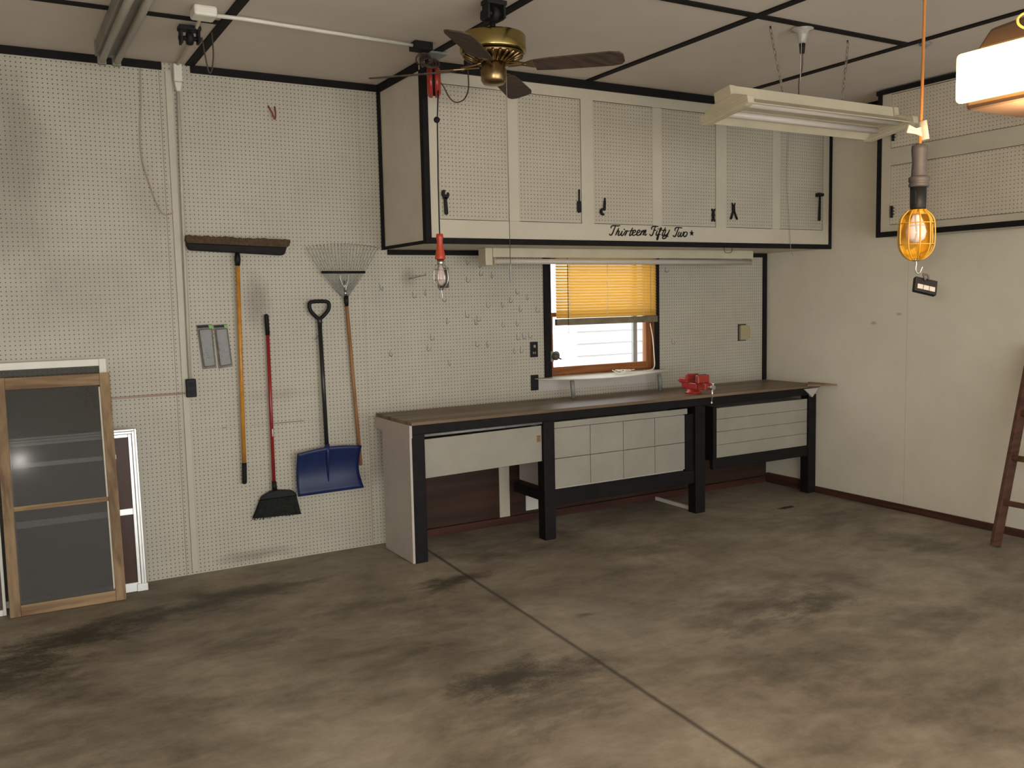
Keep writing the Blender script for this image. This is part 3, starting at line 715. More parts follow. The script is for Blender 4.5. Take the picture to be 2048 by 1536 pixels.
MB().box((-1.165, -.055, 3.03), (-1.115, -.0005, 3.135)).prism([(-1.163, 3.03), (-1.152, 2.975), (-1.128, 2.975), (-1.117, 3.03)], (0, -.045, 0), (1, 0, 0), (0, 0, 1), (0, .04, 0)).build('elbow', m_white, t, bevel=.006)
tag(MB().tube([(-1.1901, -.02, 1.152), (-1.60, -.02, 1.150), (-2.6, -.02, 1.148)], .0055, 8).build('wall_pipe', m_oldcord), 'thin horizontal pipe running left from the black outlet box', 'pipe')
tag(MB().tube(smooth([(-1.345, -.012, 3.09), (-1.352, -.016, 2.9), (-1.367, -.014, 2.7), (-1.362, -.014, 2.55), (-1.330, -.014, 2.42), (-1.290, -.014, 2.29), (-1.262, -.014, 2.245), (-1.225, -.014, 2.243), (-1.205, -.016, 2.258)]), .0035, 6).build('dangling_wire', m_oldcord), 'faded pinkish wire dangling down the left pegboard', 'wire')
tag(MB().tube(smooth([(-.594, -.004, 2.944), (-.580, -.028, 2.90), (-.568, -.032, 2.868), (-.561, -.032, 2.860), (-.556, -.028, 2.90), (-.553, -.004, 2.942)]), .0048, 8).build('rubber_hook', mat('brick red rubber', (.22, .035, .02), .5)), 'small brick red U shaped hook high on the left pegboard', 'hook')

# ------------------------------------------------------------------ wire peg hooks (individuals)
HP = [(.120, 1.789), (.362, 1.732), (.460, 1.747), (.592, 1.700), (.792, 1.964), (.895, 1.943), (.898, 1.883), (.995, 1.868), (.788, 1.837), (1.200, 1.747), (1.297, 1.702), (1.143, 1.683), (1.076, 1.648), (1.226, 1.616), (1.372, 1.605), (.948, 1.651), (.773, 1.584), (.864, 1.553), (.622, 1.543), (.848, 1.529), (1.076, 1.504), (1.198, 1.507), (1.200, 1.404), (1.251, 1.410), (1.303, 1.415), (.488, 1.432), (.851, 1.368), (.944, 1.361), (.459, 1.357), (.175, 1.333), (1.172, 1.303), (1.228, 1.308), (.629, 1.240)]
hk = MB().tube(smooth([(0, -.001, .020), (0, -.004, .018), (0, -.004, -.012), (.002, -.018, -.020), (.004, -.028, -.014), (.005, -.030, 0)], 4), .0017, 6)
proto = hk.build('peg_hook', m_wirepeg, origin=(0, 0, 0))
for i, (x, z) in enumerate(HP):
    o = proto if i == 0 else proto.copy()
    if i: COL.objects.link(o)
    o.location = (x, 0, z); o.rotation_euler = (0, random.uniform(-.35, .35), random.uniform(-.3, .8))
    tag(o, 'small grey wire hook in the pegboard between cabinet and bench, left of the window', 'peg hook', 'wire hooks in the pegboard left of the window')
for i, (x, z, l) in enumerate([(2.634, 1.903, 'small wire hook in the pegboard right of the window near the tube light'), (2.70, 1.31, 'small wire hook in the pegboard right of the window, level with the beige box')]):
    o = proto.copy(); COL.objects.link(o); o.location = (x, 0, z); o.rotation_euler = (0, .1, .5); tag(o, l, 'peg hook')
tag(MB().tube(smooth([(.340, -.004, 1.848), (.342, -.05, 1.848), (.40, -.055, 1.862), (.437, -.055, 1.868), (.444, -.055, 1.882)]), .003, 6).build('long_peg_hook', m_wirepeg), 'long bent wire hook on the pegboard beside the red work light', 'peg hook')
tag(MB().tube(smooth([(-.338, -.001, 1.475), (-.34, -.03, 1.47), (-.352, -.035, 1.455), (-.368, -.034, 1.452)]), .0022, 6).build('bent_peg_hook', m_wirepeg, origin=None), 'small bent wire hook just left of the black shovel shaft', 'peg hook')

# ================================================================== LONG TOOLS ON THE LEFT WALL
pb = thing('push_broom', 'wide push broom with yellow handle hung head up on the pegboard', 'broom', (-.85, -.04, .55))
h_ = MB(); vs_ = []; NB = 40
top = [(-1.153, 2.088), (-1.147, 2.114)]
for i in range(NB + 1):
    t = i / NB; x = -1.147 + .632 * t; zt = 2.116 - .018 * t + random.uniform(-.004, .004) * (1 if .02 < t < .98 else 0)
    top.append((x, zt))
top += [(-.512, 2.085), (-.522, 2.060), (-.535, 2.050), (-1.142, 2.070)]
MB().prism(top, (0, -.085, 0), (1, 0, 0), (0, 0, 1), (0, .075, 0)).build('bristles', m_bristle, pb)
MB().prism([(-1.148, 2.0705), (-1.134, 2.034), (-1.122, 2.027), (-.562, 2.000), (-.550, 2.008), (-.534, 2.0505)], (0, -.078, 0), (1, 0, 0), (0, 0, 1), (0, .062, 0)).build('block', m_blackwood, pb, bevel=.005)
MB().tube([(-.842, -.050, 2.02), (-.843, -.048, 1.975), (-.844, -.045, 1.935)], [.014, .019, .0155]).build('socket', m_plastic_blk, pb)
MB().tube([(-.844, -.045, 1.936), (-.8600, -.032, .681)], .0128, 14).build('handle', m_yelpole, pb)
MB().tube([(-.8600, -.032, .682), (-.8645, -.032, .552), (-.8648, -.032, .545)], [.0150, .0150, .010], 14).build('grip', m_rubber, pb)

rb = thing('angle_broom', 'angle broom with dark red handle and black bristles hung on the pegboard', 'broom', (-.68, -.04, .3))
MB().tube([(-.6744, -.030, 1.628), (-.6742, -.030, 1.618), (-.6712, -.030, 1.492)], [.006, .0145, .0145], 12).build('grip', m_rubber, rb)
MB().tube([(-.6712, -.030, 1.493), (-.6765, -.034, .53)], .0115, 12).build('handle', m_redpole, rb)
MB().tube([(-.6735, -.0462, .885), (-.6738, -.0462, .835)], .004, 6).build('sticker', m_white, rb)
MB().tube([(-.6763, -.034, .540), (-.6738, -.036, .480)], [.0145, .017], 12).build('ferrule', m_plastic_blk, rb)
MB().prism([(-.700, .478), (-.650, .480), (-.560, .466), (-.533, .440), (-.532, .425), (-.772, .425), (-.762, .448)], (0, -.046, 0), (1, 0, 0), (0, 0, 1), (0, .034, 0)).build('cap', m_plastic_blk, rb, bevel=.008)
br = MB(); random.seed(5)
br.prism([(-.771, .4249), (-.534, .4249), (-.508, .300), (-.818, .313)], (0, -.044, 0), (1, 0, 0), (0, 0, 1), (0, .032, 0))
for i in range(70):
    t = i / 69; x0 = -.769 + .233 * t; x1 = -.826 + .322 * t + random.uniform(-.004, .004); y = random.uniform(-.043, -.013)
    br.tube([(x0, y, .42), (x1, y + random.uniform(-.003, .003), .302 + random.uniform(-.008, .004))], .0016, 4)
br.build('bristles', m_bristle2, rb)

ss = thing('snow_shovel', 'snow shovel with blue blade and black handle hung on the pegboard', 'shovel', (-.3, -.05, .42))
hd = smooth([(-.327, -.035, 1.585), (-.352, -.037, 1.604), (-.386, -.04, 1.643), (-.392, -.04, 1.680), (-.378, -.04, 1.698), (-.325, -.04, 1.702), (-.273, -.04, 1.698), (-.259, -.04, 1.680), (-.266, -.04, 1.643), (-.300, -.037, 1.604), (-.327, -.035, 1.585)], 5)
MB().tube(hd, .0125, 10).build('grip', m_plastic_blk, ss)
MB().tube([(-.326, -.035, 1.60), (-.3255, -.035, 1.54)], [.020, .0145], 12).tube([(-.3255, -.035, 1.545), (-.3195, -.060, .735)], .0140, 14).build('shaft', mat('black green tube', (.014, .017, .016), .35), ss)
# blade: curved sheet
NX, NZ = 16, 12; vs_ = []; fs_ = []
def edge(t, k):   # k 0 top, 1 bottom
    if k == 0: return (-.5287 + .4449 * t, .7103 + .020 * math.sin(PI * t) + .012 * t)
    return (-.5335 + .4575 * t, .4255 + .004 * t)
for j in range(NZ + 1):
    s_ = j / NZ
    for i in range(NX + 1):
        t = i / NX; a = edge(t, 0); b2 = edge(t, 1)
        x = a[0] + (b2[0] - a[0]) * s_ ; z = a[1] + (b2[1] - a[1]) * s_
        x += (-.020 * math.sin(PI * s_)) * max(0, t - .5) * 2
        y = -.052 - .055 * math.sin(PI * .5 * (1 - s_)) ** 2 * 0 - .034 * (1 - math.sin(PI * s_ * .9 + .05)) - .012 * math.cos(PI * (t - .5) * 2) * 0
        vs_.append((x, y, z))
for j in range(NZ):
    for i in range(NX):
        k = j * (NX + 1) + i; fs_.append((k, k + 1, k + NX + 2, k + NX + 1))
bo = MB().add(vs_, fs_, smooth=True).build('blade', m_blue, ss)
sd = bo.modifiers.new('solid', 'SOLIDIFY'); sd.thickness = .005; sd.offset = 0
rib = MB()
for x in (-.46, -.40, -.26, -.20, -.14): rib.tube([(x, -.040, .600), (x + .03, -.036, .588)], .0035, 6)
MB().tube([(-.3195, -.066, .752), (-.3185, -.074, .70), (-.3175, -.056, .60), (-.317, -.058, .45)], [.017, .016, .009, .003], 12).build('rib', m_blue, ss)

rk = thing('lawn_rake', 'spring tine lawn rake with wooden handle hung tines up on the pegboard', 'rake', (-.1, -.04, .57))
MB().tube([(-.1335, -.03, 1.690), (-.0745, -.03, .578)], .0115, 12).build('handle', m_rakewood, rk)
MB().tube([(-.137, -.03, 1.735), (-.1345, -.03, 1.70), (-.133, -.03, 1.665)], [.017, .016, .0125], 12).build('ferrule', m_plastic_blk, rk)
MB().tube([(-.1400, -.036, 1.735), (-.1415, -.036, 1.77)], .010, 10).build('collar', m_steel, rk)
NT = 22
for i in range(NT):
    t = i / (NT - 1) - .5
    xb = -.139 + t * .030; xm = -.150 + t * .300; ztip = 2.075 - .17 * t * t * .8; xt = -.150 + t * .500
    ztip = 2.080 - .10 * t * t
    hook = [(xb, -.034, 1.725), (xm, -.036, 1.892), (xt - t * .028, -.040, ztip - .022), (xt, -.052, ztip), (xt - .004 * (1 if t < 0 else -1), -.072, ztip - .006)]
    MB().tube(smooth(hook, 3), .0021, 5).build('tine', m_galv, rk)
MB().tube([(-.302, -.040, 1.892), (.002, -.040, 1.891)], .0085, 8).build('brace', m_plastic_blk, rk)
sg = MB()
for s_ in (-1, 1): sg.tube(smooth([(-.141, -.045, 1.77), (-.146 + s_ * .010, -.047, 1.80), (-.148 + s_ * .026, -.048, 1.838), (-.148 + s_ * .030, -.046, 1.88)], 4), .0025, 6)
sg.tube([(-.148, -.047, 1.77), (-.148, -.047, 1.835)], .009, 8, flat=.4); sg.build('spring', m_steel, rk)

for k, (pts, lb, dz) in enumerate([([(-1.105, 1.5706), (-1.0088, 1.5737), (-.9962, 1.297), (-1.0800, 1.2935)], 'left one of two slim clear packs hung side by side on the pegboard', 0),
                                   ([(-1.0020, 1.5690), (-.9175, 1.5715), (-.8955, 1.302), (-.9830, 1.2915)], 'right one of two slim clear packs hung side by side on the pegboard', 0)]):
    t = thing('blister_pack', lb, 'package', (pts[3][0], -.01, pts[3][1]))
    MB().prism(pts, (0, -.006, 0), (1, 0, 0), (0, 0, 1), (0, .004, 0)).build('card', mat('pack card', (0.20, 0.18, 0.15), .6, noise=.4, nscale=30), t)
    bx = lambda u, v: (pts[0][0] * (1 - u) * (1 - v) + pts[1][0] * u * (1 - v) + pts[2][0] * u * v + pts[3][0] * (1 - u) * v, pts[0][1] * (1 - u) * (1 - v) + pts[1][1] * u * (1 - v) + pts[2][1] * u * v + pts[3][1] * (1 - u) * v)
    MB().prism([bx(.08, .10), bx(.92, .10), bx(.92, .95), bx(.08, .95)], (0, -.024, 0), (1, 0, 0), (0, 0, 1), (0, .017, 0)).build('shell', m_clam, t, bevel=.006)
    MB().prism([bx(.04, .015), bx(.96, .015), bx(.96, .07), bx(.04, .07)], (0, -.0075, 0), (1, 0, 0), (0, 0, 1), (0, .0014, 0)).build('header', m_plastic_blk, t)
    MB().prism([bx(.74, .02), bx(.97, .02), bx(.97, .10), bx(.80, .10)], (0, -.0085, 0), (1, 0, 0), (0, 0, 1), (0, .0009, 0)).build('green_corner', m_green, t)
    cn = MB(); random.seed(11 + k)
    for q in range(7):
        u0 = random.uniform(.2, .7); v0 = random.uniform(.2, .8); a = bx(u0, v0); c2 = bx(u0 + random.uniform(-.1, .25), v0 + random.uniform(.05, .14))
        cn.tube([(a[0], -.014, a[1]), (c2[0], -.014, c2[1])], .0035, 6)
    cn.build('contents', m_steel, t)

# ================================================================== FRAMES LEANING ON THE LEFT WALL
def lean(y0, y1, h, x0=0.0, tw=0.0):
    """matrix: local (x, t, n) -> world; t runs up the leaning frame, n out of its face"""
    a = math.atan2(y1 - y0, h)
    up = Vector((0, math.sin(a), math.cos(a))); nn = Vector((0, -math.cos(a), math.sin(a)))
    Mx = Matrix((Vector((1, 0, 0)), up, nn)).transposed().to_4x4(); Mx.translation = Vector((x0, y0, 0))
    if tw:
        c0 = Vector((-1.92, y0, 0)); Mx = Matrix.Translation(c0) @ Matrix.Rotation(-tw, 4, 'Z') @ Matrix.Translation(-c0) @ Mx
    return Mx
def rect(mb, T, x0, t0, x1, t1, n0, n1, mi=0): mb.box((x0, t0, n0), (x1, t1, n1), mi, T)

# tall aluminium screen, flattest against the wall
T = lean(-.060, -.024, 1.39); fr = thing('screen_frame', 'tallest aluminium window screen leaning flat on the pegboard behind the others', 'screen', (-2.15, -.05, 0))
mb = MB(); L_ = 1.392
rect(mb, T, -1.674, .001, -1.634, L_, .003, .020); rect(mb, T, -2.72, L_ - .042, -1.6741, L_, .003, .020); rect(mb, T, -2.72, .001, -1.6741, .04, .003, .020); rect(mb, T, -2.72, .0401, -2.68, L_ - .0421, .003, .020)
mb.build('frame', m_white, fr, bevel=.003)
mb = MB(); rect(mb, T, -2.68, .0401, -1.6741, L_ - .0421, .009, .011); mb.build('mesh', m_mesh, fr)
# shorter aluminium storm window
T = lean(-.150, -.085, .965); fr = thing('storm_window', 'short aluminium storm window with middle bar sticking out right of the wooden frame', 'storm window', (-1.85, -.09, 0))
mb = MB(); X0, X1, L_ = -2.205, -1.500, .970
for (a, c2, n1) in ((0, .012, .020), (.013, .028, .026), (.029, .048, .018)):
    rect(mb, T, X1 - .0 - c2, .001, X1 - a, L_ - a, 0, n1); rect(mb, T, X0 + a, .001, X0 + c2, L_ - a, 0, n1)
    rect(mb, T, X0 + c2, L_ - c2, X1 - c2, L_ - a, 0, n1 + .0003)
rect(mb, T, X0 + .048, .001, X1 - .048, .055, 0, .021); rect(mb, T, X0 + .048, .462, X1 - .048, .500, 0, .022)
rect(mb, T, X1 - .055, -.001 + .001, X1 + .006, .045, .0205, .029)
mb.build('frame', m_alum, fr, bevel=.002)
mb = MB(); rect(mb, T, X0 + .048, .50, X1 - .048, L_ - .048, .006, .008); mb.build('upper_mesh', m_meshbr, fr)
mb = MB(); rect(mb, T, X0 + .048, .055, X1 - .048, .462, .006, .008); mb.build('lower_mesh', m_meshbr, fr)
mb = MB(); rect(mb, T, X0 + .052, .80, X1 - .12, .826, .010, .016); mb.build('sash_bar', m_alum, fr)
# white frame mostly out of view at the left
T = lean(-.200, -.085, .80); fr = thing('white_sash_frame', 'white metal frame cut off by the left picture edge beside the wooden frame', 'frame', (-2.5, -.15, 0))
mb = MB(); rect(mb, T, -2.252, .001, -2.236, .78, 0, .018); rect(mb, T, -2.86, .001, -2.2521, .034, 0, .018); rect(mb, T, -2.86, .462, -2.2521, .492, 0, .018); rect(mb, T, -2.86, .75, -2.2521, .78, 0, .018); rect(mb, T, -2.876, .001, -2.8601, .78, 0, .018)
mb.build('frame', m_white, fr, bevel=.002)
mb = MB(); rect(mb, T, -2.86, .034, -2.2521, .462, .006, .008); mb.build('mesh', m_meshbr, fr)
# wooden framed screen in front
T = lean(-.278, -.080, 1.305, tw=.022); fr = thing('wooden_screen_frame', 'weathered wooden framed screen with cross bar leaning in front of the metal ones', 'screen', (-1.92, -.2, 0))
Lw = 1.325; xa, xb = -2.222, -1.630
mb = MB(); rect(mb, T, xa, .001, xa + .055, Lw, -.010, .014); mb.build('stile', m_wframe, fr, bevel=.003)
mb = MB(); rect(mb, T, xb - .055, .001, xb, Lw, -.010, .014); mb.build('stile', m_wframe, fr, bevel=.003)
mb = MB(); rect(mb, T, xa + .0551, Lw - .070, xb - .0551, Lw - .002, -.009, .013); mb.build('top_rail', m_wframeH, fr, bevel=.003)
mb = MB(); rect(mb, T, xa + .0551, .001, xb - .0551, .062, -.009, .013); mb.build('bottom_rail', m_wframeH, fr, bevel=.003)
mb = MB(); rect(mb, T, xa + .0551, .578, xb - .0551, .605, -.008, .010); mb.build('cross_bar', m_wframeH, fr, bevel=.002)
mb = MB(); rect(mb, T, xb - .064, .075, xb - .0552, Lw - .080, -.006, .008); mb.build('bead', m_enam, fr)
for z0, z1 in ((.0621, .5779), (.6051, Lw - .0701)):
    mb = MB(); rect(mb, T, xa + .0552, z0, xb - .0645, z1, .003, .005); mb.build('mesh', m_mesh, fr)
mb = MB(); rect(mb, T, xa + .0552, .0621, xb - .0645, Lw - .0701, -.004, -.002); mb.build('glass', m_stormglass, fr)

# ================================================================== LADDER
ld = thing('wooden_ladder', 'reddish brown wooden ladder leaning on the right wall at the picture edge', 'ladder', (3.42, -2.6, 0))
a0 = Vector((3.385, 0, 0.0)); a1 = Vector((3.745, 0, 1.30)); dd = (a1 - a0).normalized(); nn = Vector((-dd.z, 0, dd.x))
Tl = Matrix((dd, Vector((0, 1, 0)), nn)).transposed().to_4x4(); Tl.translation = Vector((3.395, 0, .012))
Lh = 1.34
for y in (-2.395, -2.875):
    MB().box((0, y - .028, -.045), (Lh, y, .045), T=Tl).build('rail', m_ladder, ld, bevel=.004)
for s_ in (.29, .59, .89, 1.19):
    MB().box((s_ - .018, -2.8749, -.025), (s_ + .018, -2.4231, .022), T=Tl).build('rung', m_ladder, ld, bevel=.004)

# ================================================================== CEILING FAN
FX, FY = .080, -1.735
fn = thing('ceiling_fan', 'brass ceiling fan with four dark wooden blades', 'ceiling fan', (FX, FY, H))
MB().lathe([(.030, 0), (.060, -.012), (.062, -.045), (.030, -.062)][::-1], (FX, FY, H - .0005)).tube([(FX, FY, H - .05), (FX, FY, H - .115)], .016).build('canopy', m_iron, fn)
MB().lathe([(.05, 0), (.150, .004), (.166, .010), (.168, .016), (.166, .085), (.160, .094), (.10, .104), (.03, .108)], (FX, FY, H - .222), seg=40).build('motor_housing', m_brass, fn)
g = MB().lathe([(.055, -.040), (.075, -.036), (.120, -.012), (.158, 0)], (FX, FY, H - .222), seg=40)
for k in range(24):
    a = k * PI / 12; g.tube([(FX + .080 * math.cos(a), FY + .080 * math.sin(a), H - .262), (FX + .150 * math.cos(a), FY + .150 * math.sin(a), H - .228)], .0075, 8)
g.build('filigree_ring', m_brass2, fn)
MB().lathe([(.018, -.150), (.052, -.144), (.064, -.128), (.066, -.075), (.056, -.058), (.060, -.040)], (FX, FY, H - .222), seg=32).build('switch_housing', m_brass2, fn)
ZBL = H - .288
for k in range(4):
    a = math.radians(-43.5 + 90 * k); ca, sa = math.cos(a), math.sin(a)
    Rz = Matrix.Translation((FX, FY, ZBL)) @ Matrix.Rotation(a, 4, 'Z') @ Matrix.Rotation(math.radians(-13), 4, 'X')
    bl_ = [(.215, -.052), (.30, -.062), (.60, -.070), (.645, -.060), (.662, -.035), (.662, .035), (.645, .060), (.60, .070), (.30, .062), (.215, .052)]
    bo = MB().prism(bl_, (0, 0, -.003), (1, 0, 0), (0, 1, 0), (0, 0, .007), T=Rz).build('blade', m_blade, fn, bevel=.001)
    MB().prism([(.075, -.014), (.15, -.010), (.20, -.038), (.285, -.044), (.300, 0), (.285, .044), (.20, .038), (.15, .010), (.075, .014)], (0, 0, .0045), (1, 0, 0), (0, 1, 0), (0, 0, .006), T=Rz).tube([(.06, 0, .030), (.11, 0, .020), (.17, 0, .008)], .010, 8, T=Rz).build('blade_iron', m_brass2, bo, bevel=.002)
pc = MB().tube([(FX + .056, FY - .01, H - .285), (.149, FY - .01, H - .30), (.149, FY - .01, 1.872)], .0018, 5)
o = pc.build('pull_chain', m_wirepeg, fn)
MB().lathe([(.002, 0), (.006, -.012), (.0055, -.09), (.002, -.100)][::-1], (.149, FY - .01, 1.873)).build('fob', m_galv, o)

# black opener/hanger bracket at the ceiling beside the fan
def bracket(x, y, label):
    t = thing('ceiling_bracket', label, 'bracket', (x, y, H))
    MB().box((x - .055, y - .035, H - .030), (x + .055, y + .035, H - .0085)).build('plate', m_iron, t, bevel=.003)
    MB().box((x - .050, y - .030, H - .100), (x - .038, y + .030, H - .0301)).build('cheek', m_iron, t, bevel=.002)
    MB().box((x + .038, y - .030, H - .090), (x + .050, y + .030, H - .0301)).build('cheek', m_iron, t, bevel=.002)
    MB().tube([(x - .056, y, H - .070), (x + .056, y, H - .066)], .012, 10).lathe([(.030, 0), (.034, .01), (.034, .022), (.030, .032)], (x - .016, y, H - .068), (1, 0, 0)).build('pulley', m_iron, t)
    return t
bracket(.012, -1.885 + .01, 'black pulley bracket on the ceiling just above the brass fan')
bracket(-1.215, -.815, 'black pulley bracket on the ceiling below the white junction box')
# white ceiling junction box, conduit to the fan
jb = thing('junction_box', 'white junction box on the ceiling with conduit towards the fan', 'junction box', (-1.19, -1.12, H))
MB().box((-1.262, -1.19, H - .052), (-1.150, -1.075, H - .0005)).build('box', m_white, jb, bevel=.012)
MB().tube([(-1.151, -1.125, H - .028), (-1.02, -1.115, H - .022), (FX - .10, -1.05, H - .022)], .0105, 8).build('conduit', m_white, jb)
MB().tube([(-1.205, -1.076, H - .020), (-1.170, -.70, H - .014), (-1.140, -.055, H - .014)], .009, 8).build('conduit', m_cream, jb)
tag(MB().tube(smooth([(-1.150, -.80, H - .050), (-1.140, -.80, 3.02), (-1.128, -.80, 2.94), (-1.117, -.80, 2.915), (-1.105, -.80, 2.94), (-1.095, -.80, 3.02), (-1.098, -.80, H - .018)]), .004, 6).build('cord_loop', m_browncord), 'small brown cord loop hanging from the ceiling bracket at left', 'cord')
# outlet box and tangled flex left of the fan
ob = thing('ceiling_outlet', 'black ceiling outlet with coiled cords left of the fan motor', 'outlet', (FX - .13, -1.045, H))
MB().box((-.055, -1.09, H - .045), (.055, -1.00, H - .0005)).build('box', m_iron, ob, bevel=.004)
c3 = MB()
for q in range(5):
    P = [(.020 + .045 * math.cos(i * .5) + .012 * q, -1.03 + .02 * math.sin(i * .5 + q), H - .085 - .030 * math.sin(i * .5) - .004 * q) for i in range(14)]
    c3.tube(smooth(P, 2), .0045, 6)
c3.build('cord_coil', m_browncord, ob)

tag(MB().tube(smooth([(3.285, D - .008, 3.05), (3.278, D - .010, 2.90), (3.268, D - .010, 2.70), (3.266, D - .010, 2.515), (3.285, D - .010, 2.33), (3.300, D - .010, 2.15), (3.310, D - .012, 2.03), (3.335, D - .012, 1.985)]), .0022, 5).build('thin_wire', m_oldcord), 'thin reddish wire hanging down the rightmost part of the overhead cabinet', 'wire')
# ================================================================== RED WORK LIGHT
rw = thing('red_work_light', 'red caged work light hanging from a red cord reel by the cabinet', 'work light', (.12, -.90, H))
MB().box((.070, -.955, H - .020), (.215, -.84, H - .0085)).box((.075, -.91, H - .09), (.083, -.88, H - .0201)).build('bracket', m_galv, rw)
reel = MB()
prof = [(.080, -.042), (.092, -.030), (.092, -.008), (.060, -.006)]
reel.lathe([(.0, -.040), (.070, -.040), (.088, -.026), (.090, -.008), (.084, -.008)], (.143, -.90, 2.972), (.905, -.425, 0)).lathe([(.084, .006), (.090, .008), (.088, .026), (.070, .040), (.0, .040)], (.143, -.90, 2.972), (.905, -.425, 0))
reel.build('reel', m_redplas, rw)
MB().lathe([(.078, -.007), (.078, .007)], (.143, -.90, 2.972), (.905, -.425, 0)).build('cord_drum', m_rubber, rw)
MB().tube([(.140, -.965, 2.915), (.128, -.965, 2.75), (.122, -.965, 2.4), (.122, -.965, 2.078)], .0038, 8).build('cord', m_rubber, rw)
MB().sph((.1245, -.965, 2.742), .0185).build('cord_stop', m_rubber, rw)
MB().lathe([(.020, 0), (.022, -.02), (.017, -.045), (.022, -.085), (.030, -.130), (.032, -.145), (.030, -.150)][::-1], (.122, -.965, 2.082), seg=20).build('grip', mat('orange red rubber', (.50, .055, .02), .4), rw)
MB().lathe([(.021, 0), (.022, -.03), (.016, -.034)][::-1], (.122, -.965, 1.932), seg=20).build('collar', m_steel, rw)
MB().lathe([(.010, 0), (.016, -.03), (.030, -.075), (.030, -.095), (.018, -.122), (.0, -.128)][::-1], (.122, -.965, 1.905), seg=20).build('bulb', m_frost, rw)
cg = MB()
for k in range(8):
    a = k * PI / 4; cg.tube(smooth([(.122 + .02 * math.cos(a), -.965 + .02 * math.sin(a), 1.905), (.122 + .041 * math.cos(a), -.965 + .041 * math.sin(a), 1.875), (.122 + .043 * math.cos(a), -.965 + .043 * math.sin(a), 1.80), (.122 + .01 * math.cos(a), -.965 + .01 * math.sin(a), 1.752)], 4), .0024, 6)
for z in (1.872, 1.810): cg.tube([(.122 + .043 * math.cos(i * PI / 12), -.965 + .043 * math.sin(i * PI / 12), z) for i in range(25)], .0022, 6)
co = cg.build('cage', m_steel, rw)
refl = [(.122 + .046 * math.cos(t), -.965 + .046 * math.sin(t)) for t in [PI * (-.18 + i * .085) for i in range(9)]]
v_ = [(x, y, z) for (x, y) in refl for z in (1.765, 1.885)]
ro = MB().add(v_, [(2 * i, 2 * i + 1, 2 * i + 3, 2 * i + 2) for i in range(8)], smooth=True).build('reflector', m_steel, rw); ro.modifiers.new('s', 'SOLIDIFY').thickness = .0015
MB().tube(smooth([(.122, -.965, 1.755), (.126, -.965, 1.735), (.128, -.965, 1.712), (.118, -.965, 1.692), (.100, -.965, 1.694), (.088, -.965, 1.708)]), .0028, 6).build('hook', m_steel, rw)
MB().tube(smooth([(.185, -.90, 2.975), (.205, -.90, 2.955), (.235, -.90, 2.905), (.265, -.90, 2.875), (.30, -.90, 2.870), (.345, -.90, 2.895), (.372, -.90, 2.955), (.374, -.90, 3.02), (.371, -.90, 3.078)]), .0042, 6).build('supply_cord', m_browncord, rw)
MB().lathe([(.014, 0), (.022, .012), (.024, .045), (.018, .062)], (.372, -.90, 3.073)).build('plug', m_rubber, rw)

# ================================================================== FLUORESCENT FIXTURES
# under-cabinet strip
uc = thing('strip_light', 'long cream fluorescent strip light under the overhead cabinet', 'fluorescent light', (2.0, -.35, ZC))
MB().box((.822, -.350, 1.980), (3.262, -.325, ZC - .0005)).box((.822, -.3249, 1.988), (3.262, -.235, ZC - .0008)).build('housing', m_enam, uc, bevel=.003)
MB().box((.765, -.345, 1.925), (.8219, -.240, ZC - .0005)).build('end_cap', m_enam, uc, bevel=.004)
MB().box((3.2621, -.345, 1.965), (3.285, -.240, ZC - .0005)).build('end_cap', m_enam, uc, bevel=.004)
for x in (.829, 3.262): MB().lathe([(.026, 0), (.026, .012)], (x - .006, -.345, 1.952), (1, 0, 0)).build('lamp_holder', m_enam, uc)
MB().tube([(.836, -.345, 1.952), (2.048, -.345, 1.952), (3.255, -.345, 1.952)], .0195, 16).build('tube', m_tube, uc)
MB().tube(smooth([(2.655, D + .05, ZC - .001), (2.657, D + .05, 2.022), (2.668, D + .05, 2.008), (2.70, D + .05, 2.005), (2.728, D + .05, 2.009), (2.736, D + .05, 2.024), (2.738, D + .05, ZC - .001)]), .0022, 6)
tag(MB().tube(smooth([(2.640, D + .03, ZC - .001), (2.642, D + .03, 2.026), (2.653, D + .03, 2.010), (2.685, D + .03, 2.006), (2.713, D + .03, 2.010), (2.722, D + .03, 2.026), (2.724, D + .03, ZC - .001)]), .0024, 6).build('wire_staple', m_browncord), 'small brown wire loop under the cabinet bottom edge, right part', 'wire loop')

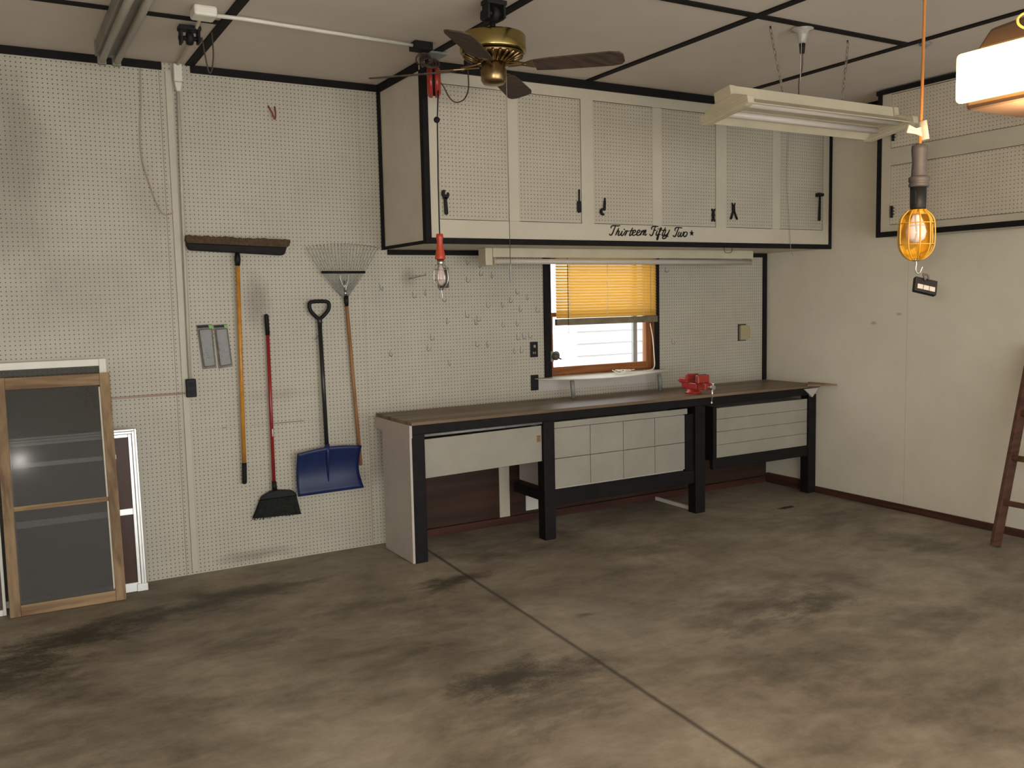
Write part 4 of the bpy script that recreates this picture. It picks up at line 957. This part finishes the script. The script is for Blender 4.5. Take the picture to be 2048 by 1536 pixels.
# hanging shop light
sl = thing('shop_light', 'dusty cream two-lamp shop light hanging on chains from the ceiling', 'fluorescent light', (1.9, -2.17, 2.7))
Ts = Matrix.Translation((1.91, -2.17, 2.70)) @ Matrix.Rotation(math.radians(-9), 4, 'X')
hl = .640
MB().box((-hl, -.055, .015), (hl, .055, .080), T=Ts).build('channel', m_enam, sl, bevel=.004)
wing = [(-.165, -.048), (-.160, -.044), (-.075, .012), (.075, .012), (.160, -.044), (.165, -.048), (.160, -.052), (.072, .006), (-.072, .006), (-.160, -.052)]
rf = MB(); vs_ = []
for x in (-hl, hl):
    for (y, z) in wing: vs_.append((x, y, z))
n = len(wing)
rf.add(vs_, [(i, (i + 1) % n, n + (i + 1) % n, n + i) for i in range(n)], T=Ts)
rf.build('reflector', m_enam, sl)
for s_ in (-1, 1):
    x0, x1 = (s_ * hl, s_ * (hl + .045)); x0, x1 = min(x0, x1), max(x0, x1)
    cp = MB().prism([(-.180, -.058), (-.180, -.022), (-.085, .020), (.085, .020), (.180, -.022), (.180, -.058), (.15, -.066), (-.15, -.066)], (x0, 0, 0), (0, 1, 0), (0, 0, 1), (x1 - x0, 0, 0), T=Ts)
    for q in (-.050, -.034, -.018): cp.box((x0 - .003, -.176, q - .003), (x1 + .003, .176, q + .003), T=Ts)
    cp.box((x0 + .004, -.062, .0201), (x1 - .004, .062, .078), T=Ts)
    cp.build('end_cap', m_enam, sl, bevel=.004)
for y in (-.075, .075): MB().tube([(-hl, y, -.022), (0, y, -.022), (hl, y, -.022)], .0185, 14, T=Ts).build('tube', m_tube, sl)
def chain(p, q, mt, parent, name='chain'):
    p, q = Vector(p), Vector(q); L0 = (q - p).length; n = int(L0 / .028); mb = MB(); d = (q - p) / n; Xc, Yc, _ = frame_from(d)
    for i in range(n):
        c0 = p + d * (i + .5); A = Xc if i % 2 else Yc
        P = [c0 + d * .62 * math.cos(t) + A * .0075 * math.sin(t) for t in [k * PI / 4 for k in range(9)]]
        mb.tube(P, .0030, 4, caps=False)
    return mb.build(name, mt, parent)
m_chain = mat('dull chain', (.20, .165, .12), .6)
chain((1.578, -2.165, H - .012), (1.68, -2.17, 2.775), m_chain, sl)
chain((2.199, -2.17, H - .012), (2.150, -2.17, 2.775), m_chain, sl)
for x in (1.578, 2.199): MB().tube([(x, -2.165, H - .0005), (x, -2.165, H - .016)], .005, 6).build('ceiling_hook', m_iron, sl)
MB().tube(smooth([(1.765, -2.22, 3.010), (1.775, -2.21, 2.93), (1.765, -2.2, 2.86), (1.775, -2.19, 2.80), (1.79, -2.18, 2.778)]), .0045, 6).build('supply_cord', m_browncord, sl)
MB().tube([(1.765, -2.22, 3.006), (1.765, -2.22, 3.058)], [.013, .017], 10).build('plug', m_iron, sl)
ls = thing('lamp_socket', 'porcelain ceiling lampholder with a plug in it above the shop light', 'lamp socket', (1.765, -2.22, H))
MB().lathe([(.062, 0), (.060, -.012), (.034, -.022), (.030, -.045), (.024, -.060), (.020, -.084)][::-1], (1.765, -2.22, H - .0005)).build('porcelain_body', mat('grubby porcelain', (.45, .42, .36), .3, noise=.4, nscale=20), ls)
MB().tube([(1.745, -2.235, H - .02), (1.735, -2.235, 2.85)], .0012, 5).build('pull_string', m_string, ls)

# two-tube strip on the ceiling at left, running towards the door
cl_ = thing('ceiling_strip_light', 'dusty two-tube fluorescent strip on the ceiling at far left', 'fluorescent light', (-1.55, -1.4, H))
MB().box((-1.615, -2.75, H - .075), (-1.500, -.330, H - .0005)).build('housing', m_dustmetal, cl_, bevel=.004)
for x in (-1.585, -1.510):
    MB().tube([(x, -2.74, H - .100), (x, -1.5, H - .100), (x, -.30, H - .100)], .019, 14).build('tube', m_tubeg, cl_)
    MB().box((x - .022, -.318, H - .122), (x + .022, -.285, H - .0755)).build('lamp_holder', m_dustmetal, cl_, bevel=.004)
MB().box((-1.618, -.3299, H - .080), (-1.497, -.30, H - .0005)).build('end_plate', m_dustmetal, cl_)

# ================================================================== YELLOW WORK LIGHT ON ORANGE CORD
Q = Vector((.600, -3.800, 0)); yx, yy = .600, -3.800
yw = thing('yellow_work_light', 'yellow caged work light hanging on an orange cord at right', 'work light', (yx, yy, 2.2))
MB().tube([(yx + .052, yy + .028, H - .001), (yx + .045, yy + .025, 2.69), (yx + .014, yy + .006, 2.30), (yx + .001, yy, 2.19)], .0052, 10).build('cord', m_orange, yw)
MB().tube([(yx + .006, yy - .004, 2.268), (yx + .014, yy - .010, 2.205)], .0165, 10, flat=.55).build('tape_flag', m_card, yw)
MB().prism([(-.045, .018), (-.020, .006), (.0, .012), (.004, -.024), (-.018, -.014), (-.052, -.008)], (yx + .004, yy - .006, 2.238), (R_.x, R_.y, 0), (0, 0, 1), (0, .004, 0)).build('tape_tail', m_card, yw)
MB().lathe([(.010, 0), (.026, -.006), (.027, -.02), (.0235, -.06), (.026, -.105), (.027, -.112)][::-1], (yx, yy, 2.192), seg=24).build('grip', m_greyrub, yw)
MB().lathe([(.029, 0), (.035, -.004), (.034, -.018), (.030, -.022), (.034, -.026), (.034, -.034), (.028, -.038)][::-1], (yx, yy, 2.082), seg=24).build('collar', m_greyrub, yw)
MB().lathe([(.027, 0), (.026, -.072), (.023, -.080)][::-1], (yx - .003, yy, 2.046), seg=20).box((yx - .034, yy - .010, 1.985), (yx - .026, yy + .010, 2.030)).build('socket', m_plastic_blk, yw)
MB().lathe([(.029, 0), (.029, -.016), (.027, -.018)][::-1], (yx - .003, yy, 1.968), seg=24).build('cage_ring', m_yellow, yw)
bx_, bz_ = yx - .010, 1.962
MB().lathe([(.013, .004), (.016, -.02), (.028, -.048), (.034, -.070), (.030, -.092), (.016, -.106), (.0, -.110)][::-1], (bx_, yy, bz_), seg=24).build('bulb', m_frost, yw)
prof = [(.028, .0), (.050, -.022), (.058, -.050), (.059, -.110), (.052, -.140), (.032, -.164), (.010, -.172)]
cx_ = yx - .008; cz_ = 1.966
cg = MB()
for k in range(10):
    a = k * PI / 5 + .2
    cg.tube(smooth([(cx_ + r * math.cos(a), yy + r * math.sin(a), cz_ + h) for r, h in prof], 3), .0026, 6)
for (r, h) in ((.057, -.045), (.058, -.118)): cg.tube([(cx_ + r * math.cos(i * PI / 14), yy + r * math.sin(i * PI / 14), cz_ + h) for i in range(29)], .0022, 6)
cg.build('cage', m_yellow, yw)
# translucent yellow half shield behind the bulb
pv = []; nk = 13
away = math.atan2(F_.y, F_.x)
for (r, h) in [(a_ * 1.0 - .002, b2) for a_, b2 in prof]:
    for i in range(nk):
        t = away + PI * (-.50 + i / (nk - 1)); pv.append((cx_ + r * math.cos(t), yy + r * math.sin(t), cz_ + h))
pf = [(j * nk + i, j * nk + i + 1, (j + 1) * nk + i + 1, (j + 1) * nk + i) for j in range(len(prof) - 1) for i in range(nk - 1)]
ro = MB().add(pv, pf, smooth=True).build('shield', m_yellow, yw); ro.modifiers.new('s', 'SOLIDIFY').thickness = .0015
MB().tube(smooth([(cx_, yy, 1.795), (cx_ + .003, yy, 1.780), (cx_ - .001, yy, 1.764), (cx_ + .006, yy, 1.750), (cx_ + .018, yy - .004, 1.752), (cx_ + .028, yy - .006, 1.772)]), .0026, 6).lathe([(.012, 0), (.010, -.010)][::-1], (cx_, yy, 1.800)).build('hook', m_steel, yw)
# little black light hooked below
bl2 = thing('clip_light', 'small black light with white panel hooked below the yellow work light', 'clip light', (yx, yy, 1.66))
Tb = Matrix.Translation((yx + .0215, yy - .016, 1.703)) @ Matrix.Rotation(math.radians(-30), 4, 'Z') @ Matrix.Rotation(math.radians(14), 4, 'Y') @ Matrix.Rotation(math.radians(-20), 4, 'X')
MB().tube(smooth([(yx + .012, yy - .024, 1.724), (yx + .010, yy - .018, 1.744), (yx + .019, yy - .016, 1.7445), (yx + .027, yy - .022, 1.742), (yx + .028, yy - .028, 1.724)]), .0036, 8).build('clip', m_greyrub, bl2)
MB().box((-.040, -.010, -.028), (.040, .010, .026), T=Tb).build('case', m_plastic_blk, bl2, bevel=.003)
for i in range(3): MB().box((-.031 + i * .0215, -.0115, -.018), (-.0115 + i * .0215, -.0101, -.001), T=Tb).build('panel', mat('dull white panel', (.33, .32, .32), .5), bl2)
tag(MB().lathe([(.036, 0), (.034, -.010), (.014, -.018), (.006, -.030)][::-1], (2.677, -2.33, H - .0005)).build('ceiling_hook', m_galv), 'small round metal hook base on the ceiling behind the orange cord', 'hook')

# ================================================================== GARAGE DOOR OPENER
OX = .158
go = thing('garage_opener', 'garage door opener with glowing lamp lens hanging at top right', 'garage opener', (OX + .2, -4.45, H))
MB().box((OX + .004, -4.70, 2.206), (OX + .034, -4.218, 2.342)).build('lamp_lens', m_lens, go, bevel=.014, segs=3)
MB().box((OX + .0341, -4.72, 2.188), (OX + .30, -4.232, 2.343)).build('housing', mat('opener brown', (.045, .03, .022), .5), go, bevel=.012)
MB().prism([(-4.70, 0), (-4.245, 0), (-4.29, .055), (-4.70, .090)], (OX + .05, 0, 2.3451), (0, 1, 0), (0, 0, 1), (.22, 0, 0)).build('motor_cover', mat('opener cover', (.06, .035, .02), .5), go, bevel=.01)
MB().lathe([(.030, 0), (.052, -.008), (.045, -.022), (.0, -.028)][::-1], (OX + .09, -4.44, 2.187)).build('lower_bulb', m_lens, go)
for y in (-4.44, -4.60): MB().box((OX + .10, y - .016, 2.36), (OX + .104, y + .016, H - .0085)).build('hanger_strap', m_galv if y < -4.5 else m_purple, go)
MB().tube(smooth([(OX + .085, -4.42, 2.53), (OX + .082, -4.415, 2.44), (OX + .075, -4.41, 2.395), (OX + .06, -4.395, 2.372), (OX + .045, -4.375, 2.385), (OX + .045, -4.372, 2.405), (OX + .06, -4.388, 2.415), (OX + .08, -4.41, 2.395), (OX + .09, -4.43, 2.365)]), .0035, 8).build('wire_loop', m_wireglow, go)
# the opener's bulb: warm light out of the lens
bl_ = bpy.data.lights.new('opener_bulb', 'POINT'); bl_.shadow_soft_size = .035; bl_.energy = 34; bl_.color = (1.0, .62, .30)
bo = bpy.data.objects.new('opener_bulb', bl_); COL.objects.link(bo)
bo.location = (OX + .09, -4.44, 2.105)
# a flake of rust on the floor right
tag(MB().prism([(0, 0), (.09, .02), (.17, .012), (.16, -.022), (.06, -.03)], (3.05, -.85, .0008), (1, 0, 0), (0, 1, 0), (0, 0, .004)).build('floor_scrap', m_rust), 'thin dark scrap lying on the concrete in front of the right bench unit', 'scrap')
